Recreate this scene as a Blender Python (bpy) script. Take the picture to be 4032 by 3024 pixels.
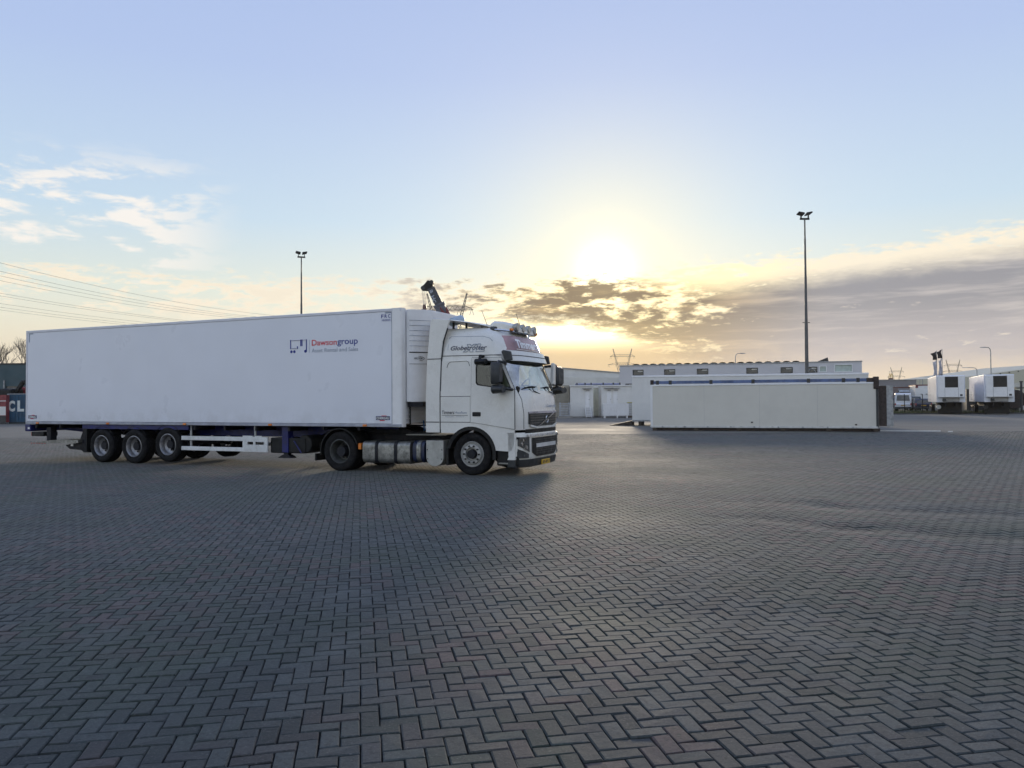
import bpy, bmesh, math, random
from math import sin, cos, tan, radians, pi, sqrt, atan2
from mathutils import Vector, Matrix, noise
from mathutils.geometry import tessellate_polygon
import numpy as np

S = bpy.context.scene
COL = S.collection
for o in list(bpy.data.objects):
    bpy.data.objects.remove(o)

# ------------------------------------------------------------------ camera
CAM_H, CAM_F = 1.74, 3086.5            # eye height in metres, focal length in pixels of a 4032 px wide frame
PITCH, ROLL = 0.0209, 0.0067
cam_data = bpy.data.cameras.new('camera')
cam_data.sensor_width = 36.0
cam_data.lens = 36.0 * CAM_F / 4032.0
cam_data.clip_start, cam_data.clip_end = 0.1, 20000
cam = bpy.data.objects.new('camera', cam_data)
COL.objects.link(cam)
cam.matrix_world = (Matrix.Translation((0, 0, CAM_H)) @ Matrix.Rotation(pi / 2 + PITCH, 4, 'X')
                    @ Matrix.Rotation(-ROLL, 4, 'Z'))
S.camera = cam

# ------------------------------------------------------------------ sun and sky
SUN_AZ, SUN_EL = radians(6.9), radians(9.3)      # azimuth clockwise from +Y
SUN_DIR = Vector((sin(SUN_AZ) * cos(SUN_EL), cos(SUN_AZ) * cos(SUN_EL), sin(SUN_EL)))
sd = bpy.data.lights.new('sun', 'SUN')
sd.energy, sd.angle, sd.color = 1.7, radians(7.0), (1.0, 0.84, 0.62)
sun = bpy.data.objects.new('sun', sd)
COL.objects.link(sun)
sun.rotation_euler = (-SUN_DIR).to_track_quat('-Z', 'Y').to_euler()

W = bpy.data.worlds.new('World')
S.world = W
W.use_nodes = True
class NT:
    """small helper to write node maths"""
    def __init__(s, tree):
        s.t = tree; s.n = tree.nodes; s.l = tree.links
    def put(s, sock, v):
        if hasattr(v, 'is_linked'):
            s.l.new(v, sock)
        elif v is not None:
            sock.default_value = v
    def m(s, op, a, b=None, c=None, clamp=False):
        n = s.n.new('ShaderNodeMath'); n.operation = op; n.use_clamp = clamp
        s.put(n.inputs[0], a)
        if b is not None: s.put(n.inputs[1], b)
        if c is not None: s.put(n.inputs[2], c)
        return n.outputs[0]
    def vm(s, op, a, b=None):
        n = s.n.new('ShaderNodeVectorMath'); n.operation = op
        s.put(n.inputs[0], a)
        if b is not None: s.put(n.inputs[1], b)
        return n.outputs['Value'] if op in ('DOT_PRODUCT', 'LENGTH', 'DISTANCE') else n.outputs[0]
    def xyz(s, x, y, z):
        n = s.n.new('ShaderNodeCombineXYZ')
        for i, v in enumerate((x, y, z)): s.put(n.inputs[i], v)
        return n.outputs[0]
    def sep(s, v):
        n = s.n.new('ShaderNodeSeparateXYZ'); s.l.new(v, n.inputs[0]); return n.outputs
    def step(s, v, a, b, lo=0.0, hi=1.0, kind='SMOOTHSTEP'):
        n = s.n.new('ShaderNodeMapRange'); n.interpolation_type = kind
        s.put(n.inputs[0], v); s.put(n.inputs[1], a); s.put(n.inputs[2], b)
        s.put(n.inputs[3], lo); s.put(n.inputs[4], hi)
        return n.outputs[0]
    def mix(s, f, a, b, mode='MIX'):
        n = s.n.new('ShaderNodeMix'); n.data_type = 'RGBA'; n.blend_type = mode
        s.put(n.inputs[0], f); s.put(n.inputs[6], a); s.put(n.inputs[7], b)
        return n.outputs[2]
    def noise(s, vec, scale, detail=4, rough=0.55, dist=0.0):
        n = s.n.new('ShaderNodeTexNoise'); n.inputs['Scale'].default_value = scale
        n.inputs['Detail'].default_value = detail; n.inputs['Roughness'].default_value = rough
        n.inputs['Distortion'].default_value = dist
        if vec is not None: s.l.new(vec, n.inputs['Vector'])
        return n.outputs[0]
    def ramp(s, f, stops):
        n = s.n.new('ShaderNodeValToRGB'); s.put(n.inputs[0], f)
        e = n.color_ramp.elements
        while len(e) < len(stops): e.new(0.5)
        for el, (p, c) in zip(e, stops):
            el.position = p; el.color = (*c, 1) if len(c) == 3 else c
        return n.outputs[0]

def build_sky():
    t = W.node_tree
    for n in list(t.nodes): t.nodes.remove(n)
    N = NT(t)
    tc = t.nodes.new('ShaderNodeTexCoord').outputs['Generated']
    d = N.vm('NORMALIZE', tc)
    x, y, z = N.sep(d)
    deg = 180 / pi
    az = N.m('MULTIPLY', N.m('ARCTAN2', x, y), deg)                   # degrees right of the view
    el = N.m('MULTIPLY', N.m('ARCSINE', z), deg)
    sky = t.nodes.new('ShaderNodeTexSky'); sky.sky_type = 'NISHITA'
    sky.sun_disc = False
    sky.sun_elevation, sky.sun_rotation = SUN_EL, SUN_AZ
    sky.air_density, sky.dust_density, sky.ozone_density = 1.0, 1.6, 1.0
    # the clear air: physical sky, pulled towards the pale lilac blue and cream that the thin veil of high cloud gives it
    elp = N.m('MAXIMUM', el, 0.0)
    veil = N.ramp(N.m('DIVIDE', elp, 90.0), [
        (0.0, (0.88, 0.72, 0.52)), (0.04, (0.92, 0.82, 0.62)), (0.085, (0.78, 0.84, 0.76)),
        (0.14, (0.58, 0.74, 0.88)), (0.25, (0.46, 0.585, 0.87)), (0.42, (0.375, 0.485, 0.82)), (1.0, (0.24, 0.34, 0.68))])
    # on the side away from the sun the low sky is pale blue instead of cream
    veil_b = N.ramp(N.m('DIVIDE', elp, 90.0), [
        (0.0, (0.88, 0.93, 1.0)), (0.10, (0.90, 0.98, 1.0)), (0.25, (0.70, 0.82, 1.0)), (0.5, (0.42, 0.54, 0.86)), (1.0, (0.26, 0.36, 0.68))])
    veil_b2 = N.vm('SCALE', veil_b); veil_b2.node.inputs['Scale'].default_value = 1.12
    cs0 = N.vm('DOT_PRODUCT', d, tuple(SUN_DIR))
    veil = N.mix(N.step(cs0, 0.55, -0.25), veil, veil_b2)
    veil10 = N.vm('SCALE', veil); veil10.node.inputs['Scale'].default_value = 10.0
    base = N.mix(0.95, sky.outputs[0], veil10)
    # aureole round the sun
    cs = N.m('MAXIMUM', N.vm('DOT_PRODUCT', d, tuple(SUN_DIR)), 0.0)
    ang = N.m('MULTIPLY', N.m('ARCCOSINE', N.m('MINIMUM', cs, 1.0)), deg)
    def gauss(w, pw):
        return N.m('POWER', 2.718, N.m('MULTIPLY', N.m('POWER', N.m('DIVIDE', ang, w), pw), -1.0))
    glow_s = N.m('ADD', N.m('MULTIPLY', gauss(1.75, 1.7), 13.0), N.m('MULTIPLY', gauss(4.2, 1.4), 3.2))
    glow = N.vm('SCALE', (1.0, 0.87, 0.52)); N.put(glow.node.inputs['Scale'], glow_s)
    glow_w = N.vm('SCALE', (1.0, 0.86, 0.45)); N.put(glow_w.node.inputs['Scale'], N.m('MULTIPLY', gauss(10.0, 1.0), 0.9))
    base = N.vm('ADD', base, glow_w)
    base = N.mix(N.m('MULTIPLY', gauss(7.2, 1.7), 0.78), base, (9.4, 8.7, 6.3, 1))
    # cloud fields, in degrees of azimuth and elevation (stretched along the horizon)
    p = N.xyz(N.m('MULTIPLY', az, 0.16), N.m('MULTIPLY', el, 0.62), 3.7)
    warp = N.m('MULTIPLY', N.m('SUBTRACT', N.noise(p, 0.7, 3), 0.5), 2.0)
    big = N.noise(N.xyz(N.m('MULTIPLY', az, 0.12), N.m('MULTIPLY', N.m('ADD', el, warp), 0.45), 9.1), 1.0, 4, 0.6)
    fine = N.noise(N.xyz(N.m('MULTIPLY', az, 0.62), N.m('MULTIPLY', N.m('ADD', el, N.m('MULTIPLY', warp, 0.5)), 2.1), 1.3), 1.0, 5, 0.64)
    both = N.m('ADD', N.m('ADD', N.m('MULTIPLY', big, 0.75), N.m('MULTIPLY', fine, 0.85)), -0.30)
    # long bank: broken round the sun, closed to its right where its top climbs, low and thin to its left, and so on round the horizon
    top = N.m('ADD', N.step(az, 3.0, 36.0, 8.7, 10.9, 'LINEAR'), N.m('MULTIPLY', N.m('SUBTRACT', fine, 0.5), 4.0))
    bot = N.m('ADD', N.step(az, 4.0, 15.0, 5.6, 2.0), N.m('MULTIPLY', N.m('SUBTRACT', fine, 0.5), 3.0))
    depth = N.m('SUBTRACT', top, el)
    inside = N.m('MULTIPLY', N.step(depth, -0.2, 0.9), N.step(N.m('SUBTRACT', el, bot), -0.5, N.step(az, 6.0, 16.0, 0.6, 2.2)))
    right = N.step(az, -5.0, 14.0)
    dens = N.m('ADD', both, N.m('ADD', N.m('ADD', N.m('MULTIPLY', right, 0.10), N.m('MULTIPLY', N.m('MULTIPLY', N.step(az, 11.0, 21.0), N.step(depth, 0.0, 2.6, 0.2, 1.0)), 0.18)), N.step(az, -34.0, -18.0, -0.02, 0.055)))
    bank = N.m('MULTIPLY', N.step(dens, 0.45, 0.60), inside)
    thick = N.m('MULTIPLY', N.m('MULTIPLY', N.step(dens, 0.49, 0.68), N.step(N.m('ADD', depth, N.m('MULTIPLY', N.m('SUBTRACT', fine, 0.5), N.step(az, 4.0, 14.0, 0.0, -5.0))), N.step(az, 6.0, 16.0, -0.2, 0.9), N.step(az, 6.0, 16.0, 0.7, 2.7))), N.step(az, -12.0, -3.0, 0.10, 1.0))
    near_sun = N.step(ang, 4.0, 17.0, 1.0, 0.0)
    lit = N.mix(near_sun, (10.2, 9.1, 7.2, 1), (14.0, 11.4, 6.2, 1))
    dark = N.mix(N.step(el, 3.0, 7.0), N.mix(near_sun, (5.2, 4.8, 4.9, 1), (5.4, 3.8, 1.8, 1)), N.mix(near_sun, (3.05, 3.0, 3.35, 1), (2.5, 1.75, 1.0, 1)))
    streak = N.noise(N.xyz(N.m('MULTIPLY', az, 0.10), N.m('MULTIPLY', N.m('ADD', el, N.m('MULTIPLY', warp, 0.4)), 1.1), 14.0), 1.0, 4, 0.62)
    dark = N.mix(N.step(streak, 0.46, 0.70, 0.0, 0.6), dark, N.mix(near_sun, (6.8, 6.2, 5.9, 1), (7.6, 5.2, 2.3, 1)))
    bank_col = N.mix(thick, lit, dark)
    # murk below the bank: golden under the sun, pinkish grey to the right
    murk = N.m('MULTIPLY', N.step(el, 5.4, 3.2), N.step(az, -26.0, 3.0, 0.15, 1.0))
    murk_col = N.mix(N.step(ang, 6.0, 17.0), (7.4, 5.1, 2.5, 1), N.mix(N.step(el, 0.6, 3.2), (9.0, 7.3, 5.2, 1), (6.0, 5.3, 5.0, 1)))
    c = N.mix(N.m('MULTIPLY', murk, 0.88), base, murk_col)
    c = N.mix(N.m('MULTIPLY', bank, 0.95), c, bank_col)
    # small broken cloudlets higher up, away from the sun
    q = N.xyz(N.m('MULTIPLY', az, 0.30), N.m('MULTIPLY', el, 0.95), 21.4)
    sm = N.noise(q, 1.0, 5, 0.6, 0.3)
    lump = N.noise(N.xyz(N.m('MULTIPLY', az, 0.045), N.m('MULTIPLY', el, 0.13), 5.2), 1.0, 2)
    small = N.m('MULTIPLY', N.step(N.m('ADD', sm, N.m('MULTIPLY', N.m('SUBTRACT', lump, 0.5), 1.0)), 0.52, 0.70),
                N.m('MULTIPLY', N.step(el, 5.5, 10.5), N.step(el, 17.0, 13.5)))
    small = N.m('MULTIPLY', small, N.step(ang, 25.0, 32.0))
    c = N.mix(N.m('MULTIPLY', small, 0.85), c, (10.2, 9.5, 8.7, 1))
    # the glare shines through all but the thick cloud
    thru = N.m('SUBTRACT', 1.0, N.m('MULTIPLY', N.m('MULTIPLY', bank, thick), 0.93))
    gl = N.vm('SCALE', glow); N.put(gl.node.inputs['Scale'], thru)
    # sunlight bursting through the open slot under the broken cloud
    da, de = N.m('DIVIDE', N.m('SUBTRACT', az, 4.5), 6.5), N.m('DIVIDE', N.m('SUBTRACT', el, 4.9), 0.9)
    slot = N.m('POWER', 2.718, N.m('MULTIPLY', N.m('ADD', N.m('MULTIPLY', da, da), N.m('MULTIPLY', de, de)), -1.0))
    sl_ = N.vm('SCALE', (1.0, 0.86, 0.42)); N.put(sl_.node.inputs['Scale'], N.m('MULTIPLY', N.m('MULTIPLY', slot, thru), 15.0))
    c = N.vm('ADD', c, sl_)
    c = N.vm('ADD', c, gl)
    bg = t.nodes.new('ShaderNodeBackground'); N.l.new(c, bg.inputs[0]); bg.inputs[1].default_value = 0.1
    out = t.nodes.new('ShaderNodeOutputWorld'); N.l.new(bg.outputs[0], out.inputs[0])
build_sky()

S.view_settings.view_transform = 'Standard'
S.view_settings.look = 'None'
S.view_settings.exposure = 0.0
S.view_settings.gamma = 1.0
S.view_settings.use_curve_mapping = False
S.render.engine = 'CYCLES'
S.cycles.use_denoising = True
S.cycles.max_bounces = 5
S.cycles.use_adaptive_sampling = True
S.cycles.adaptive_threshold = 0.025
S.cycles.caustics_reflective = S.cycles.caustics_refractive = False

# ------------------------------------------------------------------ helpers
RND = random.Random(7)
def gx(px, depth):                       # metres right of the view axis for a measured column of the photograph
    return (px - 2016.0) / CAM_F * depth

MATS = {}
def mat(name, color, rough=0.5, metal=0.0, spec=0.5, var=0.12, scale=3.0, bump=0.0, bscale=40.0, coat=0.0,
        dirt=None, dirt_amt=0.0, emit=None, tint=None):
    """procedural paint, metal, rubber ...: base colour with soft variation, wear and fine relief"""
    if name in MATS: return MATS[name]
    m = bpy.data.materials.new(name); m.use_nodes = True
    N = NT(m.node_tree); b = m.node_tree.nodes['Principled BSDF']
    co = m.node_tree.nodes.new('ShaderNodeTexCoord').outputs['Object']
    n1 = N.noise(co, scale, 5, 0.6)
    lo = tuple(max(0, c * (1 - var)) for c in color) + (1,)
    hi = tuple(min(1, c * (1 + var * 0.6)) for c in color) + (1,)
    col = N.mix(N.step(n1, 0.35, 0.65), lo, hi)
    if tint:
        col = N.mix(N.step(N.noise(co, scale * 0.37, 3), 0.45, 0.7), col, (*tint, 1))
    if dirt:
        dn = N.noise(co, scale * 2.3, 6, 0.7)
        col = N.mix(N.m('MULTIPLY', N.step(dn, 0.48, 0.72), dirt_amt), col, (*dirt, 1))
    N.l.new(col, b.inputs['Base Color'])
    N.l.new(N.step(N.noise(co, scale * 1.7, 4), 0.3, 0.7, max(0.02, rough * 0.8), min(1, rough * 1.2)), b.inputs['Roughness'])
    b.inputs['Metallic'].default_value = metal
    b.inputs['Specular IOR Level'].default_value = spec
    b.inputs['Coat Weight'].default_value = coat
    b.inputs['Coat Roughness'].default_value = 0.12
    if bump:
        bn = m.node_tree.nodes.new('ShaderNodeBump'); bn.inputs['Strength'].default_value = bump
        bn.inputs['Distance'].default_value = 0.02
        N.l.new(N.noise(co, bscale, 4), bn.inputs['Height']); N.l.new(bn.outputs[0], b.inputs['Normal'])
    if emit:
        b.inputs['Emission Color'].default_value = (*emit[:3], 1); b.inputs['Emission Strength'].default_value = emit[3]
    MATS[name] = m
    return m

def glass(name, tint=(0.75, 0.85, 0.85), refl=0.12, rough=0.02):
    if name in MATS: return MATS[name]
    m = bpy.data.materials.new(name); m.use_nodes = True
    t = m.node_tree; N = NT(t)
    t.nodes.remove(t.nodes['Principled BSDF'])
    co = t.nodes.new('ShaderNodeTexCoord').outputs['Object']
    tr = t.nodes.new('ShaderNodeBsdfTransparent'); tr.inputs[0].default_value = (*tint, 1)
    gl = t.nodes.new('ShaderNodeBsdfGlossy'); gl.inputs['Roughness'].default_value = rough
    fr = t.nodes.new('ShaderNodeLayerWeight'); fr.inputs['Blend'].default_value = 0.35
    f = N.m('ADD', N.m('MULTIPLY', fr.outputs['Fresnel'], 0.8), N.m('MULTIPLY', N.noise(co, 3.0, 3), refl * 2), clamp=True)
    mx = t.nodes.new('ShaderNodeMixShader'); N.l.new(f, mx.inputs[0]); N.l.new(tr.outputs[0], mx.inputs[1]); N.l.new(gl.outputs[0], mx.inputs[2])
    N.l.new(mx.outputs[0], t.nodes['Material Output'].inputs[0])
    MATS[name] = m
    return m

class MB:
    """collects faces of ONE part, then links it as one mesh object"""
    def __init__(s): s.v = []; s.f = []
    def add(s, vs, fs):
        k = len(s.v); s.v += [tuple(p) for p in vs]; s.f += [tuple(i + k for i in q) for q in fs]; return s
    def box(s, x0, x1, y0, y1, z0, z1):
        return s.add([(x0, y0, z0), (x1, y0, z0), (x1, y1, z0), (x0, y1, z0), (x0, y0, z1), (x1, y0, z1), (x1, y1, z1), (x0, y1, z1)],
                     [(0, 3, 2, 1), (4, 5, 6, 7), (0, 1, 5, 4), (1, 2, 6, 5), (2, 3, 7, 6), (3, 0, 4, 7)])
    def cyl(s, p0, p1, r0, r1=None, n=16, caps=True):
        r1 = r0 if r1 is None else r1
        p0, p1 = Vector(p0), Vector(p1); d = (p1 - p0)
        if d.length < 1e-6: return s
        q = d.to_track_quat('Z', 'Y'); a = q @ Vector((1, 0, 0)); b = q @ Vector((0, 1, 0))
        vs = []
        for p, r in ((p0, r0), (p1, r1)):
            vs += [p + (a * cos(2 * pi * i / n) + b * sin(2 * pi * i / n)) * r for i in range(n)]
        fs = [(i, (i + 1) % n, n + (i + 1) % n, n + i) for i in range(n)]
        if caps: fs += [tuple(range(n - 1, -1, -1)), tuple(range(n, 2 * n))]
        return s.add(vs, fs)
    def tube(s, pts, r, n=8):
        rows = []
        pts = [Vector(p) for p in pts]
        for i, p in enumerate(pts):
            t = (pts[min(i + 1, len(pts) - 1)] - pts[max(i - 1, 0)]).normalized()
            q = t.to_track_quat('Z', 'Y'); rr = r[i] if isinstance(r, (list, tuple)) else r
            rows.append([p + (q @ Vector((cos(2 * pi * k / n), sin(2 * pi * k / n), 0))) * rr for k in range(n)])
        return s.loft(rows, True, True)
    def bar(s, p0, p1, w, h):             # rectangular bar between two points
        p0, p1 = Vector(p0), Vector(p1); d = p1 - p0; q = d.to_track_quat('Z', 'Y')
        a = q @ Vector((w / 2, 0, 0)); b = q @ Vector((0, h / 2, 0))
        vs = [p + i * a + j * b for p in (p0, p1) for i, j in ((-1, -1), (1, -1), (1, 1), (-1, 1))]
        return s.add(vs, [(3, 2, 1, 0), (4, 5, 6, 7), (0, 1, 5, 4), (1, 2, 6, 5), (2, 3, 7, 6), (3, 0, 4, 7)])
    def loft(s, rows, closed=True, caps=False):
        n = len(rows[0]); vs = [p for r in rows for p in r]; fs = []
        for j in range(len(rows) - 1):
            for i in range(n if closed else n - 1):
                k = (i + 1) % n
                fs.append((j * n + i, j * n + k, (j + 1) * n + k, (j + 1) * n + i))
        if caps: fs += [tuple(range(n - 1, -1, -1)), tuple(range((len(rows) - 1) * n, len(rows) * n))]
        return s.add(vs, fs)
    def lathe(s, prof, c=(0, 0, 0), n=32, closed=True):      # profile of (radius, y) turned about the y axis through c
        rows = [[(c[0] + r * cos(2 * pi * i / n), c[1] + h, c[2] + r * sin(2 * pi * i / n)) for i in range(n)] for r, h in prof]
        if closed: rows.append(rows[0])
        return s.loft(rows, True)
    def plate(s, outer, holes=(), axis='y', a=0.0, b=0.01):  # flat panel with holes; outer in the other two axes
        polys = [list(outer)] + [list(h) for h in holes]
        tris = tessellate_polygon([[Vector((p[0], p[1], 0)) for p in q] for q in polys])
        flat = [p for q in polys for p in q]
        def P(p, d):
            return {'y': (p[0], d, p[1]), 'x': (d, p[0], p[1]), 'z': (p[0], p[1], d)}[axis]
        m = len(flat); vs = [P(p, a) for p in flat] + [P(p, b) for p in flat]
        fs = [tuple(t) for t in tris] + [tuple(i + m for i in reversed(t)) for t in tris]
        k = 0
        for q in polys:
            L = len(q); fs += [(k + i, k + (i + 1) % L, m + k + (i + 1) % L, m + k + i) for i in range(L)]; k += L
        return s.add(vs, fs)
    def mesh(s, name, m, smooth=False):
        me = bpy.data.meshes.new(name); me.from_pydata(s.v, [], s.f)
        bm = bmesh.new(); bm.from_mesh(me)
        bmesh.ops.remove_doubles(bm, verts=bm.verts, dist=1e-5)
        bmesh.ops.recalc_face_normals(bm, faces=bm.faces)
        bm.to_mesh(me); bm.free()
        if smooth:
            me.polygons.foreach_set('use_smooth', [True] * len(me.polygons))
            me.set_sharp_from_angle(angle=radians(smooth if smooth is not True else 35))
        if m: me.materials.append(m)
        return me
    def build(s, name, m, parent=None, smooth=False, bevel=0.0, loc=None, rz=None):
        o = bpy.data.objects.new(name, s.mesh(name, m, smooth)); COL.objects.link(o)
        o.parent = parent
        if loc: o.location = loc
        if rz is not None: o.rotation_euler.z = rz
        if bevel:
            md = o.modifiers.new('edge', 'BEVEL'); md.width = bevel; md.segments = 2; md.limit_method = 'ANGLE'; md.angle_limit = radians(40)
            md.harden_normals = False
        return o

def tag(o, label, cat, group=None, kind=None):
    if label: o['label'] = label
    if cat: o['category'] = cat
    if group: o['group'] = group
    if kind: o['kind'] = kind
    return o
def thing(name, label, cat, loc=(0, 0, 0), rz=0.0, group=None):
    o = bpy.data.objects.new(name, None); COL.objects.link(o)
    o.location = loc; o.rotation_euler = (0, 0, rz); o.empty_display_size = 0.3
    return tag(o, label, cat, group)
def sub(name, parent, loc=(0, 0, 0), rz=0.0):               # an Empty that is a part and holds sub-parts
    o = bpy.data.objects.new(name, None); COL.objects.link(o); o.parent = parent
    o.location = loc; o.rotation_euler = (0, 0, rz); return o
def copy_tree(o, parent=None):
    c = o.copy(); COL.objects.link(c); c.parent = parent
    for ch in o.children: copy_tree(ch, c)
    return c

FONT_CACHE = {}
def lettering(body, m, parent, org, u, v, w, h, shear=0.0, bold=0.0, space=1.0, name='lettering', depth=0.002, outline=0.0):
    """flat letters filling a w x h field: org = lower left corner, u = reading direction, v = up direction"""
    cu = bpy.data.curves.new('letters', 'FONT'); cu.body = body; cu.size = 1.0; cu.shear = shear; cu.offset = bold
    cu.space_character = space; cu.resolution_u = 4
    ob = bpy.data.objects.new('letters', cu)
    me = bpy.data.meshes.new_from_object(ob)
    bpy.data.objects.remove(ob); bpy.data.curves.remove(cu)
    n = len(me.vertices); co = np.empty(n * 3, np.float32); me.vertices.foreach_get('co', co); co = co.reshape(-1, 3)
    lo, hi = co.min(0), co.max(0); uv = (co[:, :2] - lo[:2]) / np.maximum(hi[:2] - lo[:2], 1e-6)
    u, v, org = Vector(u).normalized(), Vector(v).normalized(), Vector(org)
    nn = u.cross(v)
    pts = [org + u * (float(a) * w) + v * (float(b) * h) + nn * depth for a, b in uv]
    me.vertices.foreach_set('co', [c for p in pts for c in p]); me.update()
    me.materials.clear(); me.materials.append(m)
    o = bpy.data.objects.new(name, me); COL.objects.link(o); o.parent = parent
    return o

# shared materials
M = dict(
    white=mat('white_paint', (0.80, 0.80, 0.79), 0.32, coat=0.3, var=0.04, scale=1.2, dirt=(0.55, 0.53, 0.48), dirt_amt=0.25),
    cab=mat('cab_white_paint', (0.74, 0.73, 0.68), 0.28, coat=0.4, var=0.05, scale=1.1, dirt=(0.55, 0.52, 0.45), dirt_amt=0.3),
    grp=mat('gel_coat_white', (0.74, 0.76, 0.81), 0.34, coat=0.25, var=0.02, scale=0.7, dirt=(0.70, 0.70, 0.70), dirt_amt=0.12),
    rail=mat('grey_aluminium_rail', (0.34, 0.36, 0.42), 0.45, 0.5, var=0.15, scale=4),
    alu=mat('brushed_aluminium', (0.30, 0.30, 0.28), 0.48, 0.8, var=0.3, scale=6, dirt=(0.07, 0.065, 0.055), dirt_amt=0.75),
    black=mat('black_plastic', (0.008, 0.0085, 0.009), 0.55, spec=0.35, var=0.3, scale=5),
    dark=mat('dark_grey_plastic', (0.035, 0.038, 0.04), 0.55, var=0.25, scale=5),
    rubber=mat('tyre_rubber', (0.008, 0.008, 0.009), 0.8, spec=0.25, var=0.35, scale=8, dirt=(0.03, 0.028, 0.025), dirt_amt=0.4, bump=0.3),
    blue=mat('chassis_blue_paint', (0.007, 0.013, 0.13), 0.45, var=0.3, scale=3, dirt=(0.02, 0.02, 0.03), dirt_amt=0.7),
    chassis=mat('chassis_dark_paint', (0.010, 0.011, 0.016), 0.6, spec=0.3, var=0.35, scale=4, dirt=(0.06, 0.055, 0.05), dirt_amt=0.4),
    seam=mat('panel_gap', (0.035, 0.038, 0.042), 0.8, var=0.2),
    chrome=mat('polished_metal', (0.70, 0.70, 0.70), 0.15, 1.0, var=0.08),
    steel=mat('galvanised_steel', (0.36, 0.37, 0.38), 0.5, 0.7, var=0.25, scale=5),
    orange=mat('amber_lens', (0.75, 0.22, 0.03), 0.3, var=0.2, scale=20),
    red=mat('red_paint', (0.42, 0.03, 0.03), 0.45, var=0.2, dirt=(0.2, 0.05, 0.04), dirt_amt=0.4),
    yellow=mat('number_plate_yellow', (0.70, 0.42, 0.03), 0.5, var=0.1, scale=20),
    ink=mat('dark_print', (0.03, 0.032, 0.04), 0.5, var=0.1),
    navy=mat('navy_print', (0.008, 0.025, 0.24), 0.45, var=0.1),
    redp=mat('red_print', (0.62, 0.010, 0.025), 0.45, var=0.1),
    greyp=mat('grey_print', (0.25, 0.29, 0.36), 0.5, var=0.1),
    pane=glass('window_glass', (0.62, 0.66, 0.60), 0.04),
    lamp=glass('lamp_glass', (0.9, 0.92, 0.95), 0.2),
    beige=mat('beige_sandwich_panel', (0.66, 0.635, 0.555), 0.55, var=0.03, scale=0.6, dirt=(0.45, 0.43, 0.37), dirt_amt=0.14),
    panelw=mat('pale_cladding', (0.72, 0.71, 0.67), 0.55, var=0.06, scale=0.4, dirt=(0.45, 0.45, 0.43), dirt_amt=0.3),
    concrete=mat('concrete', (0.30, 0.29, 0.27), 0.85, var=0.2, scale=2, bump=0.3),
    rust=mat('rusty_steel', (0.045, 0.032, 0.027), 0.8, var=0.4, scale=9),
    wood=mat('weathered_wood', (0.07, 0.055, 0.042), 0.8, var=0.35, scale=7),
)

# ------------------------------------------------------------------ ground, paved yard
def rut(x, y):
    """height of the settled paving: soft swells, deeper wheel ruts on the right where lorries turn"""
    h = 0.030 * noise.noise((x * 0.16, y * 0.16, 0.3)) + 0.012 * noise.noise((x * 0.5, y * 0.5, 4.1))
    for k, (x0, y0, x1, y1, dep, wd) in enumerate(((3.2, 11.6, 8.5, 8.4, 0.055, 0.40), (4.0, 13.4, 11.0, 9.8, 0.05, 0.45), (-7, 8.5, 0.5, 6.6, 0.018, 0.4))):
        t = ((x - x0) * (x1 - x0) + (y - y0) * (y1 - y0)) / ((x1 - x0) ** 2 + (y1 - y0) ** 2)
        if -0.1 < t < 1.3:
            dx, dy = x1 - x0, y1 - y0; L = sqrt(dx * dx + dy * dy)
            dd = ((x - x0) * dy - (y - y0) * dx) / L + 0.35 * noise.noise((t * 6, k, 0))
            h -= dep * math.exp(-(dd / wd) ** 2) * min(1, max(0, (t + 0.1) * 4)) * (0.6 + 0.5 * noise.noise((t * 9, 3 + k, 1)))
    f1 = min(1.0, max(0.0, (17.0 - y) / 4.0)); f2 = min(1.0, max(0.0, (25.0 - y) / 8.0))
    k = min(1.0, max(0.0, (x - 1.5) / 6.0))
    return h * (f1 + (f2 - f1) * k)

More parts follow.
